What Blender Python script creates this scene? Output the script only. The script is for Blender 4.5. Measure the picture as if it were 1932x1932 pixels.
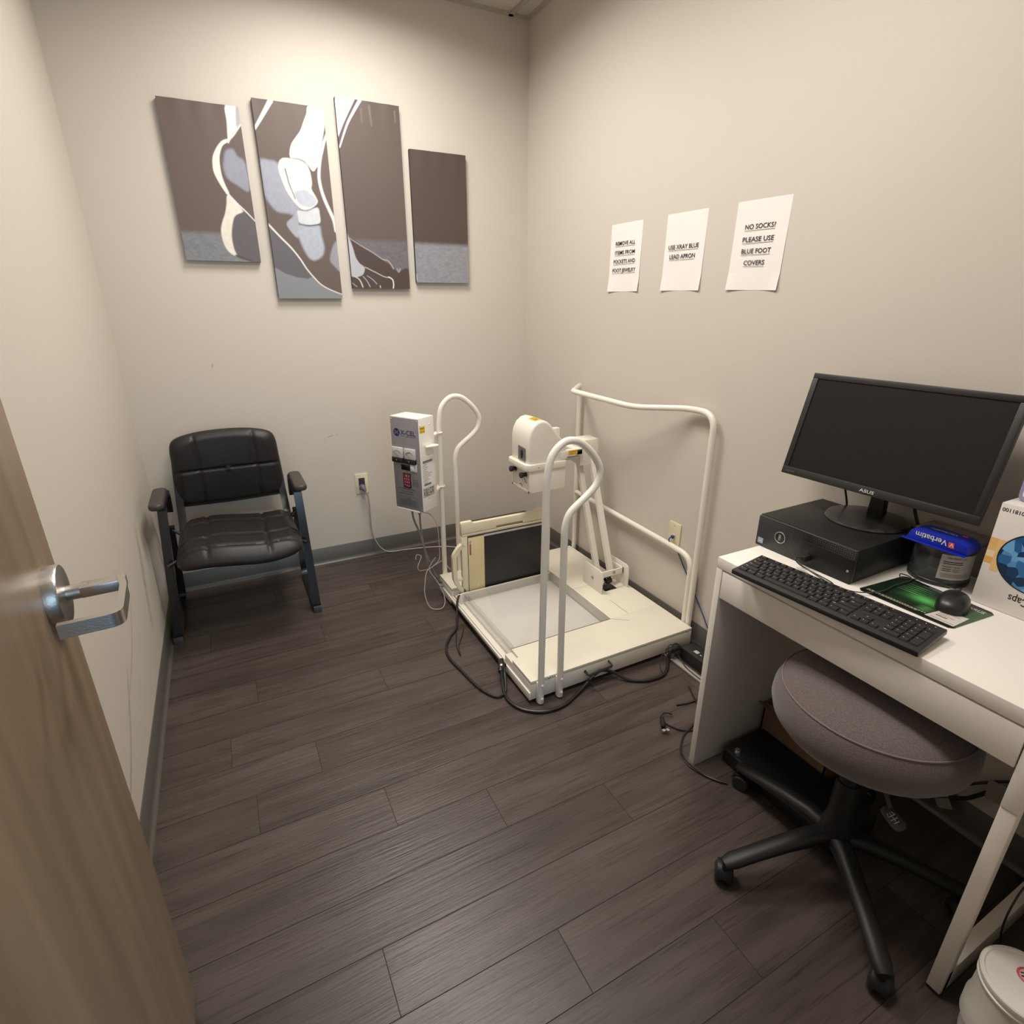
import bpy, bmesh, math, random
import numpy as np
from mathutils import Vector, Matrix, Euler
random.seed(7)
for o in list(bpy.data.objects):
    bpy.data.objects.remove(o, do_unlink=True)
SC = bpy.context.scene
COL = SC.collection
R = math.radians
# ------------------------------------------------------------ camera, light, exposure
cam = bpy.data.cameras.new('camera'); camo = bpy.data.objects.new('camera', cam); COL.objects.link(camo)
YAW, PITCH, ROLL = R(27.2123), R(-20.8553), R(-0.0651)
fw = Vector((math.sin(YAW)*math.cos(PITCH), math.cos(YAW)*math.cos(PITCH), math.sin(PITCH)))
rt = Vector((math.cos(YAW), -math.sin(YAW), 0)); up = rt.cross(fw)
rt, up = rt*math.cos(ROLL)+up*math.sin(ROLL), up*math.cos(ROLL)-rt*math.sin(ROLL)
camo.matrix_world = Matrix(((rt.x, up.x, -fw.x, -1.6816), (rt.y, up.y, -fw.y, -3.0778), (rt.z, up.z, -fw.z, 1.4248), (0, 0, 0, 1)))
cam.sensor_fit = 'HORIZONTAL'; cam.sensor_width = 36.0; cam.lens = 36.0*1042.36/1932.0
cam.clip_start = 0.02; cam.clip_end = 50
SC.camera = camo
W = bpy.data.worlds.new('world'); SC.world = W; W.use_nodes = True
W.node_tree.nodes['Background'].inputs[0].default_value = (0.85, 0.92, 1.0, 1)
W.node_tree.nodes['Background'].inputs[1].default_value = 0.20
def area(name, loc, rot, sx, sy, power, color, spread=180):
    l = bpy.data.lights.new(name, 'AREA'); l.shape = 'RECTANGLE'; l.size = sx; l.size_y = sy
    l.energy = power; l.color = color; l.spread = R(spread)
    o = bpy.data.objects.new(name, l); COL.objects.link(o); o.location = loc; o.rotation_euler = rot
    return o
TROFFS = ((-1.022, -0.76), (-1.022, -2.02))
for i_, p_ in enumerate(TROFFS):
    area('ceiling_troffer_light', (p_[0], p_[1], 2.745), (0, 0, 0), 0.56, 0.56, (25.5, 20.5)[i_], (1.0, 0.94, 0.87), 164)
area('corridor_window_light', (-1.45, -5.2, 1.45), (R(90), 0, 0), 1.1, 1.9, 22, (0.50, 0.76, 1.0))
SC.view_settings.view_transform = 'Standard'; SC.view_settings.look = 'None'
SC.view_settings.exposure = 0.06; SC.view_settings.gamma = 1.0; SC.view_settings.use_curve_mapping = False

# ------------------------------------------------------------ materials
def lin(c): return tuple(((v/255)/12.92 if v/255 <= .04045 else ((v/255+.055)/1.055)**2.4) for v in c)
MATS = {}
def mat(name, col, rough=.5, metal=0, spec=.5, bump=0, bscale=200, var=0, vscale=8, trans=0, coat=0, emit=None, aniso=None, sheen=0):
    if name in MATS: return MATS[name]
    m = bpy.data.materials.new(name); m.use_nodes = True; nt = m.node_tree; N = nt.nodes; L = nt.links
    b = N['Principled BSDF']; c = tuple(col)+(1,) if len(col) == 3 else col
    b.inputs['Base Color'].default_value = c; b.inputs['Roughness'].default_value = rough
    b.inputs['Metallic'].default_value = metal; b.inputs['Specular IOR Level'].default_value = spec
    if trans: b.inputs['Transmission Weight'].default_value = trans
    if coat: b.inputs['Coat Weight'].default_value = coat; b.inputs['Coat Roughness'].default_value = .15
    if sheen: b.inputs['Sheen Weight'].default_value = sheen
    if emit: b.inputs['Emission Color'].default_value = tuple(emit[:3])+(1,); b.inputs['Emission Strength'].default_value = emit[3]
    tc = N.new('ShaderNodeTexCoord')
    if bump:
        n = N.new('ShaderNodeTexNoise'); n.inputs['Scale'].default_value = bscale; n.inputs['Detail'].default_value = 3
        L.new(tc.outputs['Object'], n.inputs['Vector'])
        bp_ = N.new('ShaderNodeBump'); bp_.inputs['Strength'].default_value = bump; bp_.inputs['Distance'].default_value = .002
        L.new(n.outputs['Fac'], bp_.inputs['Height']); L.new(bp_.outputs['Normal'], b.inputs['Normal'])
    if var:
        n = N.new('ShaderNodeTexNoise'); n.inputs['Scale'].default_value = vscale; n.inputs['Detail'].default_value = 4
        L.new(tc.outputs['Object'], n.inputs['Vector'])
        mx = N.new('ShaderNodeMix'); mx.data_type = 'RGBA'
        mx.inputs[6].default_value = tuple(v*(1-var) for v in c[:3])+(1,); mx.inputs[7].default_value = tuple(min(1, v*(1+var)) for v in c[:3])+(1,)
        L.new(n.outputs['Fac'], mx.inputs[0]); L.new(mx.outputs[2], b.inputs['Base Color'])
    MATS[name] = m; return m
def attr_mat(name, rough=.5, bump=0, bscale=300, spec=.5):
    m = mat(name, (1, 1, 1), rough, bump=bump, bscale=bscale, spec=spec); nt = m.node_tree
    a = nt.nodes.new('ShaderNodeVertexColor'); a.layer_name = 'Col'
    nt.links.new(a.outputs['Color'], nt.nodes['Principled BSDF'].inputs['Base Color']); return m

WALL = mat('wall_paint', (.60, .552, .488), .62, bump=.12, bscale=260, spec=.35, var=.012, vscale=2)
WALLR = WALL
BASEB = mat('vinyl_base', (.105, .097, .085), .33, var=.06, vscale=5)
CTILE = mat('ceiling_tile', (.60, .57, .50), .9, bump=.4, bscale=150)
TBAR = mat('ceiling_grid_metal', (.46, .41, .36), .5)
WHITE = mat('machine_white_enamel', (.80, .76, .67), .38, bump=.05, bscale=500, var=.03, vscale=12)
TUBEW = mat('rail_white_enamel', (.83, .79, .70), .28, coat=.3, var=.02, vscale=10)
BOARD = mat('deck_cream_board', (.80, .75, .63), .6, bump=.1, bscale=300, var=.05, vscale=9)
POCKET = mat('pocket_grey_white', (.78, .77, .74), .6, var=.05, vscale=14)
BLACKM = mat('black_metal', (.012, .012, .013), .28)
CHROME = mat('chrome', (.7, .7, .7), .18, metal=1)
STEEL = mat('brushed_steel', (.52, .50, .48), .34, metal=1, bump=.1, bscale=400)
BLKPL = mat('black_plastic', (.016, .015, .016), .42, bump=.08, bscale=900)
BLKPL2 = mat('black_plastic_matte', (.012, .011, .011), .45, spec=.35)
BLKGL = mat('black_gloss', (.006, .006, .007), .12)
SCREEN = mat('dark_screen', (.009, .008, .0075), .45, spec=.25)
INK = mat('black_ink', (.03, .028, .035), .8)
PAPER = mat('white_paper', (.84, .80, .77), .8, bump=.05, bscale=120, var=.01, vscale=20)
IVORY = mat('ivory_plate', (.72, .64, .45), .4)
GREYC = mat('grey_cable', (.42, .38, .36), .5)
VINYL = mat('black_leatherette', (.017, .0135, .0135), .46, bump=.2, bscale=420, spec=.42)
DESKW = mat('desk_white_foil', (.86, .82, .76), .42, bump=.12, bscale=700)
DARKGAP = mat('dark_gap', (.03, .025, .02), .9)
BLUEC = mat('blue_cable', (.02, .06, .22), .45)
CLEAR = None
def acrylic(name, tint=(.985, .98, .97), fac=.07, rough=.08):
    m = bpy.data.materials.new(name); m.use_nodes = True; nt = m.node_tree; N = nt.nodes; L = nt.links
    for n in list(N): N.remove(n)
    out = N.new('ShaderNodeOutputMaterial'); t = N.new('ShaderNodeBsdfTransparent'); t.inputs[0].default_value = tint+(1,)
    lw = N.new('ShaderNodeLayerWeight'); lw.inputs[0].default_value = .5; pw_ = N.new('ShaderNodeMath'); pw_.operation = 'POWER'; pw_.inputs[1].default_value = 4
    mr = N.new('ShaderNodeMath'); mr.operation = 'MULTIPLY_ADD'; mr.inputs[1].default_value = .45; mr.inputs[2].default_value = .035
    g = N.new('ShaderNodeBsdfGlossy'); g.inputs[1].default_value = rough; g.inputs[0].default_value = (.9, .9, .9, 1)
    d = N.new('ShaderNodeBsdfDiffuse'); d.inputs[0].default_value = (.75, .75, .75, 1)
    L.new(lw.outputs['Facing'], pw_.inputs[0]); L.new(pw_.outputs[0], mr.inputs[0])
    m1 = N.new('ShaderNodeMixShader'); m1.inputs[0].default_value = fac
    m2 = N.new('ShaderNodeMixShader')
    L.new(t.outputs[0], m1.inputs[1]); L.new(d.outputs[0], m1.inputs[2])
    L.new(mr.outputs[0], m2.inputs[0]); L.new(m1.outputs[0], m2.inputs[1]); L.new(g.outputs[0], m2.inputs[2])
    L.new(m2.outputs[0], out.inputs[0]); return m
CLEAR = acrylic('clear_acrylic')

# ------------------------------------------------------------ mesh helpers
class MB:
    """collects shapes (world coordinates) and links them as ONE mesh object"""
    def __init__(s): s.bm = bmesh.new(); s.mats = []; s.mi = 0; s.pieces = []
    def use(s, m):
        if m not in s.mats: s.mats.append(m)
        s.mi = s.mats.index(m); return s
    def _merge(s, b, M=None):
        if M is not None: bmesh.ops.transform(b, matrix=M, verts=b.verts)
        for f in b.faces: f.material_index = s.mi
        me = bpy.data.meshes.new('tmp'); b.to_mesh(me); b.free(); s.bm.from_mesh(me); s.pieces.append(me); return s
    def each(s, name, m=None, parent=None, smooth=35):
        """like build, but every shape becomes an object of its own"""
        out = []
        for me in s.pieces:
            q = MB(); q.mats = list(s.mats); q.bm.from_mesh(me); out.append(q.build(name, m, parent, smooth))
        s.bm.free(); return out
    def box(s, lo, hi, bev=0, M=None, seg=2):
        b = bmesh.new(); bmesh.ops.create_cube(b, size=1)
        for v in b.verts:
            for i in range(3): v.co[i] = lo[i]+(v.co[i]+.5)*(hi[i]-lo[i])
        if bev: bmesh.ops.bevel(b, geom=list(b.edges), offset=bev, segments=seg, profile=.5, affect='EDGES')
        return s._merge(b, M)
    def tube(s, pts, r, seg=12, closed=False, caps=True, flat=None):
        pts = [Vector(p) for p in pts]; n = len(pts)
        rs = r if isinstance(r, list) else [r]*n
        b = bmesh.new(); rings = []
        def tan(i):
            a = pts[(i-1) % n] if (closed or i > 0) else pts[i]; c = pts[(i+1) % n] if (closed or i < n-1) else pts[i]
            t = c-a; return t.normalized() if t.length > 1e-9 else Vector((0, 0, 1))
        t0 = tan(0); nrm = t0.orthogonal().normalized()
        if flat is not None:
            nrm = Vector(flat) - t0*Vector(flat).dot(t0); nrm.normalize()
        for i in range(n):
            t = tan(i)
            if flat is not None: nrm = Vector(flat) - t*Vector(flat).dot(t)
            else: nrm = nrm - t*nrm.dot(t)
            nrm = nrm.normalized() if nrm.length > 1e-6 else t.orthogonal().normalized()
            bi = t.cross(nrm); rr = rs[i]
            ra, rb = rr if isinstance(rr, (tuple, list)) else (rr, rr)
            if seg == 4:
                offs = [(1, 1), (-1, 1), (-1, -1), (1, -1)]
                rings.append([b.verts.new(pts[i]+nrm*ra*x+bi*rb*y) for x, y in offs])
            else:
                rings.append([b.verts.new(pts[i]+nrm*ra*math.cos(2*math.pi*k/seg)+bi*rb*math.sin(2*math.pi*k/seg)) for k in range(seg)])
        m = len(rings[0]); rng = range(n) if closed else range(n-1)
        for i in rng:
            A, B = rings[i], rings[(i+1) % n]
            for k in range(m): b.faces.new((A[k], A[(k+1) % m], B[(k+1) % m], B[k]))
        if caps and not closed: b.faces.new(list(reversed(rings[0]))); b.faces.new(rings[-1])
        return s._merge(b)
    def lathe(s, prof, c=(0, 0, 0), ax=(0, 0, 1), seg=32, sx=1, sy=1):
        b = bmesh.new(); rings = []
        for r_, z in prof:
            if r_ < 1e-6: rings.append([b.verts.new((0, 0, z))])
            else: rings.append([b.verts.new((r_*sx*math.cos(2*math.pi*k/seg), r_*sy*math.sin(2*math.pi*k/seg), z)) for k in range(seg)])
        for A, B in zip(rings, rings[1:]):
            for k in range(seg):
                a = A[k % len(A)], A[(k+1) % len(A)]; d = B[(k+1) % len(B)], B[k % len(B)]
                vs = []
                for v in (a[0], a[1], d[0], d[1]):
                    if v not in vs: vs.append(v)
                if len(vs) > 2: b.faces.new(vs)
        if len(rings[0]) > 1: b.faces.new(list(reversed(rings[0])))
        if len(rings[-1]) > 1: b.faces.new(rings[-1])
        q = Vector((0, 0, 1)).rotation_difference(Vector(ax).normalized())
        bmesh.ops.recalc_face_normals(b, faces=b.faces)
        return s._merge(b, Matrix.Translation(Vector(c)) @ q.to_matrix().to_4x4())
    def prism(s, poly, o, u, v, depth, bev=0, seg=2):
        """poly in (u,v), extruded along u x v by depth (centred at o plane start)"""
        o, u, v = Vector(o), Vector(u).normalized(), Vector(v).normalized(); w = u.cross(v)
        b = bmesh.new(); vs = [b.verts.new(o+u*p[0]+v*p[1]) for p in poly]
        f = b.faces.new(vs)
        if depth:
            r_ = bmesh.ops.extrude_face_region(b, geom=[f])
            bmesh.ops.translate(b, verts=[e for e in r_['geom'] if isinstance(e, bmesh.types.BMVert)], vec=w*depth)
            bmesh.ops.recalc_face_normals(b, faces=b.faces)
            if bev: bmesh.ops.bevel(b, geom=[e for e in b.edges if len(e.link_faces) == 2 and e.calc_face_angle(0) > R(40)], offset=bev, segments=seg, profile=.5, affect='EDGES')
        return s._merge(b)
    def quad(s, pts):
        b = bmesh.new(); b.faces.new([b.verts.new(p) for p in pts]); return s._merge(b)
    def text(s, txt, o, u, v, size, width=None, align='LEFT', sy=1.0):
        """flat lettering whose baseline starts at o, running along u, up along v"""
        cu = bpy.data.curves.new('t', 'FONT'); cu.body = txt; cu.size = size; cu.align_x = align; cu.resolution_u = 3; cu.offset = size*.012
        ob = bpy.data.objects.new('t', cu); COL.objects.link(ob); bpy.context.view_layer.update()
        me = bpy.data.meshes.new_from_object(ob.evaluated_get(bpy.context.evaluated_depsgraph_get()))
        bpy.data.objects.remove(ob); bpy.data.curves.remove(cu)
        u, v = Vector(u).normalized(), Vector(v).normalized(); w = u.cross(v); k = 1
        if width and len(me.vertices):
            xs = [q.co.x for q in me.vertices]; k = width/(max(xs)-min(xs))
        M = Matrix(((u.x*k, v.x*sy, w.x, o[0]), (u.y*k, v.y*sy, w.y, o[1]), (u.z*k, v.z*sy, w.z, o[2]), (0, 0, 0, 1)))
        b = bmesh.new(); b.from_mesh(me); bpy.data.meshes.remove(me); return s._merge(b, M)
    def build(s, name, m=None, parent=None, smooth=35, sub=0):
        if m is not None and not s.mats: s.mats = [m]
        me = bpy.data.meshes.new(name)
        if parent is not None:
            root = parent
            while root.parent: root = root.parent
            bmesh.ops.transform(s.bm, matrix=rootmat(root).inverted(), verts=s.bm.verts)
        s.bm.to_mesh(me); s.bm.free()
        for q in s.mats: me.materials.append(q)
        if smooth:
            me.polygons.foreach_set('use_smooth', [True]*len(me.polygons)); me.set_sharp_from_angle(angle=R(smooth))
        o = bpy.data.objects.new(name, me); COL.objects.link(o)
        if parent is not None: o.parent = parent
        if sub:
            md = o.modifiers.new('sub', 'SUBSURF'); md.levels = sub; md.render_levels = sub
        return o
def rootmat(root): return Matrix.Translation(root.location) @ root.rotation_euler.to_matrix().to_4x4()
def thing(name, label, cat, loc=(0, 0, 0), rz=0, group=None):
    o = bpy.data.objects.new(name, None); o.empty_display_size = .05; COL.objects.link(o)
    o.location = loc; o.rotation_euler = (0, 0, rz); o['label'] = label; o['category'] = cat
    if group: o['group'] = group
    return o
def tag(o, label, cat, group=None):
    o['label'] = label; o['category'] = cat
    if group: o['group'] = group
    return o
def struct(o): o['kind'] = 'structure'; return o
def rpath(pts, rad, n=6):
    """polyline with rounded corners"""
    pts = [Vector(p) for p in pts]; out = [pts[0]]
    rads = rad if isinstance(rad, (list, tuple)) else [rad]*len(pts)
    for i in range(1, len(pts)-1):
        a, b, c = pts[i-1], pts[i], pts[i+1]; r_ = rads[i]
        d1, d2 = (a-b), (c-b); l = min(r_, d1.length*.49, d2.length*.49); d1.normalize(); d2.normalize()
        if r_ <= 0: out.append(b); continue
        p, q = b+d1*l, b+d2*l
        for k in range(n+1):
            t = k/n; out.append(p*(1-t)**2+b*2*t*(1-t)+q*t*t)
    out.append(pts[-1]); return out
def spline(pts, n=8, closed=False):
    pts = [Vector(p) for p in pts]; N_ = len(pts); out = []
    g = (lambda i: pts[i % N_]) if closed else (lambda i: pts[max(0, min(N_-1, i))])
    for i in range(N_ if closed else N_-1):
        a, b, c, d = g(i-1), g(i), g(i+1), g(i+2)
        for k in range(n):
            t = k/n; out.append(.5*((2*b)+(c-a)*t+(2*a-5*b+4*c-d)*t*t+(3*b-a-3*c+d)*t**3))
    if not closed: out.append(pts[-1])
    return out
def rrect(w, h, r_, n=5, c=(0, 0)):
    P = []
    for cx, cy, a0 in ((w/2-r_, h/2-r_, 0), (-w/2+r_, h/2-r_, 90), (-w/2+r_, -h/2+r_, 180), (w/2-r_, -h/2+r_, 270)):
        for k in range(n+1):
            a = R(a0+90*k/n); P.append((c[0]+cx+r_*math.cos(a), c[1]+cy+r_*math.sin(a)))
    return P
X, Y, Z = Vector((1, 0, 0)), Vector((0, 1, 0)), Vector((0, 0, 1))

# ------------------------------------------------------------ the room
H, WX, FY = 2.757, -2.0803, -3.035
def plane_wall(name, lo, hi, m=WALL): return struct(MB().box(lo, hi).build(name, m, smooth=0))
plane_wall('wall_back', (WX-.1, 0, 0), (.1, .1, H))
plane_wall('wall_right', (0, FY-.12, 0), (.1, 0, H))
plane_wall('wall_left', (WX-.1, FY-.12, 0), (WX, 0, H))
b = MB(); b.box((WX, FY-.12, 0), (-1.93, FY, H)); b.box((-.975, FY-.12, 0), (0, FY, H)); b.box((-1.93, FY-.12, 2.12), (-.975, FY, H))
struct(b.build('wall_front', WALL, smooth=0))
b = MB(); b.box((-1.93, FY-.13, 0), (-1.90, FY+.01, 2.12), .002); b.box((-1.005, FY-.13, 0), (-.975, FY+.01, 2.12), .002); b.box((-1.90, FY-.13, 2.09), (-1.005, FY+.01, 2.12), .002)
struct(b.build('trim_1', mat('door_frame_paint', (.20, .18, .16), .4)))

# floor: vinyl planks 152 mm wide running along x
def floor_material():
    m = bpy.data.materials.new('vinyl_plank'); m.use_nodes = True; nt = m.node_tree; N = nt.nodes; L = nt.links; b = N['Principled BSDF']
    tc = N.new('ShaderNodeTexCoord'); at = N.new('ShaderNodeVertexColor'); at.layer_name = 'Col'
    sep = N.new('ShaderNodeSeparateColor'); L.new(at.outputs['Color'], sep.inputs[0])
    cmb = N.new('ShaderNodeCombineXYZ'); mul = N.new('ShaderNodeMath'); mul.operation = 'MULTIPLY'; mul.inputs[1].default_value = 40
    L.new(sep.outputs[0], mul.inputs[0]); L.new(mul.outputs[0], cmb.inputs[0]); L.new(mul.outputs[0], cmb.inputs[2])
    add = N.new('ShaderNodeVectorMath'); add.operation = 'ADD'; L.new(tc.outputs['Object'], add.inputs[0]); L.new(cmb.outputs[0], add.inputs[1])
    def noise(sx, sy, det, rough=.6):
        mp = N.new('ShaderNodeMapping'); mp.inputs['Scale'].default_value = (sx, sy, 1); L.new(add.outputs[0], mp.inputs[0])
        n = N.new('ShaderNodeTexNoise'); n.inputs['Scale'].default_value = 1; n.inputs['Detail'].default_value = det; n.inputs['Roughness'].default_value = rough
        L.new(mp.outputs[0], n.inputs['Vector']); return n
    g1, g2, g3 = noise(2.2, 26, 5), noise(7, 150, 4), noise(1.6, 4.5, 3)
    r1 = N.new('ShaderNodeValToRGB'); r1.color_ramp.elements[0].position = .34; r1.color_ramp.elements[1].position = .66
    r1.color_ramp.elements[0].color = (.034, .025, .021, 1); r1.color_ramp.elements[1].color = (.108, .083, .072, 1)
    L.new(g1.outputs['Fac'], r1.inputs[0])
    r3 = N.new('ShaderNodeValToRGB'); r3.color_ramp.elements[0].position = .35; r3.color_ramp.elements[1].position = .7
    r3.color_ramp.elements[0].color = (.050, .039, .033, 1); r3.color_ramp.elements[1].color = (.088, .068, .060, 1); L.new(g3.outputs['Fac'], r3.inputs[0])
    mx = N.new('ShaderNodeMix'); mx.data_type = 'RGBA'; mx.inputs[0].default_value = .55; L.new(r1.outputs[0], mx.inputs[6]); L.new(r3.outputs[0], mx.inputs[7])
    r2 = N.new('ShaderNodeValToRGB'); r2.color_ramp.elements[0].position = .30; r2.color_ramp.elements[1].position = .47
    r2.color_ramp.elements[0].color = (.58, .56, .54, 1); r2.color_ramp.elements[1].color = (1, 1, 1, 1); L.new(g2.outputs['Fac'], r2.inputs[0])
    m2 = N.new('ShaderNodeMix'); m2.data_type = 'RGBA'; m2.blend_type = 'MULTIPLY'; m2.inputs[0].default_value = 1; L.new(mx.outputs[2], m2.inputs[6]); L.new(r2.outputs[0], m2.inputs[7])
    br = N.new('ShaderNodeMath'); br.operation = 'MULTIPLY_ADD'; br.inputs[1].default_value = .22; br.inputs[2].default_value = .89; L.new(sep.outputs[1], br.inputs[0])
    m3 = N.new('ShaderNodeVectorMath'); m3.operation = 'SCALE'; L.new(m2.outputs[2], m3.inputs[0]); L.new(br.outputs[0], m3.inputs['Scale'])
    L.new(m3.outputs[0], b.inputs['Base Color'])
    b.inputs['Roughness'].default_value = .42; b.inputs['Specular IOR Level'].default_value = .42
    rr = N.new('ShaderNodeMapRange'); rr.inputs[3].default_value = .26; rr.inputs[4].default_value = .42; L.new(g3.outputs['Fac'], rr.inputs[0]); L.new(rr.outputs[0], b.inputs['Roughness'])
    ad = N.new('ShaderNodeMath'); ad.operation = 'ADD'; L.new(g2.outputs['Fac'], ad.inputs[0]); L.new(g1.outputs['Fac'], ad.inputs[1])
    bp_ = N.new('ShaderNodeBump'); bp_.inputs['Strength'].default_value = .55; bp_.inputs['Distance'].default_value = .0022
    L.new(ad.outputs[0], bp_.inputs['Height']); L.new(bp_.outputs['Normal'], b.inputs['Normal'])
    return m
bm = bmesh.new(); lay = bm.loops.layers.float_color.new('Col')
PL, PW = 1.22, .1515
offs = {}
def row_off(k):  # k-th seam counted from y=-1.724; known butt joints of the rows
    known = {-3: -1.86, -1: -1.797, 0: -1.439, 1: -1.157, 2: -.82, 3: -1.565, 4: -1.176}
    return known.get(k, -1.9+((k*0.377) % 1.0)*PL)
y0 = -1.726; k = -12
while y0-(k)*PW > FY-1.2:
    yt = y0-k*PW; yb = yt-PW
    x = row_off(k)
    while x > WX-.05: x -= PL
    while x < .05:
        xa, xb_ = max(x, WX-.05), min(x+PL, .05)
        ya, yb2 = min(yt, .04), yb
        if ya > yb2 and xb_ > xa:
            g = .0010; rnd = (random.random(), random.random(), 0, 1)
            f = bm.faces.new([bm.verts.new(p) for p in ((xa+g, yb2+g, 0), (xb_-g, yb2+g, 0), (xb_-g, ya-g, 0), (xa+g, ya-g, 0))])
            for l in f.loops: l[lay] = rnd
        x += PL
    k += 1
lo = bmesh.ops.create_cube(bm, size=1)['verts']
for v in lo: v.co = Vector((WX-.1+(v.co.x+.5)*(-WX+.2), FY-2.2+(v.co.y+.5)*(-FY+2.3), -.05+(v.co.z+.5)*.0492))
for f in {f for v in lo for f in v.link_faces}: f.material_index = 1
me = bpy.data.meshes.new('floor'); bm.to_mesh(me); bm.free(); me.materials.append(floor_material()); me.materials.append(DARKGAP)
fl = bpy.data.objects.new('floor', me); COL.objects.link(fl); struct(fl)

# ceiling: lay-in tiles in a metal grid
b = MB(); b.use(CTILE); b.box((WX-.1, FY-.12, H+.008), (.1, .1, H+.06)); b.use(TBAR)
xs = [-.107-.61*i for i in range(4)]; ys = [-.455-.61*i for i in range(5)]
for x in xs: b.box((x-.012, FY, H-.002), (x+.012, 0, H+.02))
for y in ys: b.box((WX, y-.012, H-.002), (0, y+.012, H+.02))
b.box((WX, -.022, H-.002), (0, 0, H+.02)); b.box((-.022, FY, H-.002), (0, -.022, H+.02)); b.box((WX, FY, H-.002), (WX+.022, -.022, H+.02)); b.box((WX+.022, FY, H-.002), (-.022, FY+.022, H+.02))
struct(b.build('ceiling', smooth=0))
for i_, T_ in enumerate(TROFFS):
    t = thing('ceiling_light', ('square fluorescent ceiling light above the x-ray platform', 'square fluorescent ceiling light nearest the door, above the desk')[i_], 'ceiling light', (T_[0], T_[1], H))
    b = MB()
    for lo, hi in (((-.30, -.30), (.30, -.28)), ((-.30, .28), (.30, .30)), ((-.30, -.28), (-.28, .28)), ((.28, -.28), (.30, .28))):
        b.box((T_[0]+lo[0], T_[1]+lo[1], H-.006), (T_[0]+hi[0], T_[1]+hi[1], H+.004))
    b.build('frame', TBAR, t, smooth=0)
    MB().box((T_[0]-.28, T_[1]-.28, H-.002), (T_[0]+.28, T_[1]+.28, H+.004)).build('diffuser', mat('diffuser', (.9, .9, .9), .5, emit=(1, .93, .82, 2.0)), t, smooth=0)

# cove base
prof = [(0, 0), (.016, 0), (.0155, .003), (.010, .007), (.006, .014), (.0045, .024), (.004, .098), (.002, .1005), (0, .1005)]
def cove(name, o, u, length):  # profile leaves the wall along u, runs along z x u
    v = Z; w = Vector(u).cross(v)
    return struct(MB().prism(prof, o, u, v, length).build(name, BASEB, smooth=50))
cove('baseboard_right', (0, 0, 0), (-1, 0, 0), -FY*1.0) if Vector((-1, 0, 0)).cross(Z).y < 0 else cove('baseboard_right', (0, FY, 0), (-1, 0, 0), -FY)
cove('baseboard_left', (WX, FY, 0), (1, 0, 0), -FY) if Vector((1, 0, 0)).cross(Z).y > 0 else cove('baseboard_left', (WX, 0, 0), (1, 0, 0), -FY)
cove('baseboard_back', (0, 0, 0), (0, -1, 0), -WX) if Vector((0, -1, 0)).cross(Z).x < 0 else cove('baseboard_back', (WX, 0, 0), (0, -1, 0), -WX)
cove('baseboard_front', (-.975, FY, 0), (0, 1, 0), .975) if Vector((0, 1, 0)).cross(Z).x > 0 else cove('baseboard_front', (0, FY, 0), (0, 1, 0), .975)

# scuffs on the walls: thin irregular smears of dirt, part of the walls
def smear_material():
    m = bpy.data.materials.new('scuff'); m.use_nodes = True; nt = m.node_tree; N = nt.nodes; L = nt.links; b = N['Principled BSDF']
    b.inputs['Base Color'].default_value = (.16, .14, .125, 1); b.inputs['Roughness'].default_value = .8
    tc = N.new('ShaderNodeTexCoord'); n = N.new('ShaderNodeTexNoise'); n.inputs['Scale'].default_value = 30; L.new(tc.outputs['Object'], n.inputs[0])
    a = N.new('ShaderNodeVertexColor'); a.layer_name = 'Col'; mu = N.new('ShaderNodeMath'); mu.operation = 'MULTIPLY'
    L.new(a.outputs['Color'], mu.inputs[0]); L.new(n.outputs['Fac'], mu.inputs[1]); L.new(mu.outputs[0], b.inputs['Alpha']); return m
SMEAR = smear_material()
def smears(name, wall, items, off):
    bm = bmesh.new(); lay = bm.loops.layers.float_color.new('Col')
    for pts, wd, al in items:
        pts = spline([Vector(p) for p in pts], 6); n = len(pts); rings = []
        for i, p in enumerate(pts):
            t = (pts[min(n-1, i+1)]-pts[max(0, i-1)]).normalized(); s = t.cross(Vector(off)).normalized()
            k = math.sin(math.pi*i/(n-1))**.5 if 0 < i < n-1 else 0
            rings.append([(bm.verts.new(p+s*wd*j+Vector(off)*.0006), al*k*(1-abs(j))) for j in (-1, -.5, 0, .5, 1)])
        for A, B in zip(rings, rings[1:]):
            for j in range(4):
                q = (A[j], A[j+1], B[j+1], B[j]); f = bm.faces.new([e[0] for e in q])
                for l, e in zip(f.loops, q): l[lay] = (e[1],)*3+(1,)
    me = bpy.data.meshes.new(name); bm.to_mesh(me); bm.free(); me.materials.append(SMEAR)
    o = bpy.data.objects.new(name, me); COL.objects.link(o); o.parent = bpy.data.objects[wall]; return o
smears('scuff_marks', 'wall_back', [([(-1.715, 0, 1.128), (-1.712, 0, 1.14), (-1.708, 0, 1.15)], .004, .8),
    ([(-1.225, 0, .735), (-1.21, 0, .742), (-1.19, 0, .745)], .004, .7), ([(-1.18, 0, .748), (-1.165, 0, .752)], .003, .7), ([(-1.245, 0, .72), (-1.235, 0, .724)], .003, .6),
    ([(-1.55, 0, .39), (-1.535, 0, .37), (-1.52, 0, .365)], .003, .5)], (0, -1, 0))
smears('scuff_marks', 'wall_left', [([(WX, -.62, .62), (WX, -.66, .50), (WX, -.72, .40), (WX, -.80, .22)], .035, .5),
    ([(WX, -1.30, .40), (WX, -1.45, .28), (WX, -1.62, .20), (WX, -1.85, .16)], .012, .5), ([(WX, -1.0, .5), (WX, -1.2, .38), (WX, -1.5, .30)], .008, .35),
    ([(WX, -1.75, .93), (WX, -1.76, .92)], .01, 1.1)], (1, 0, 0))

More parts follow.
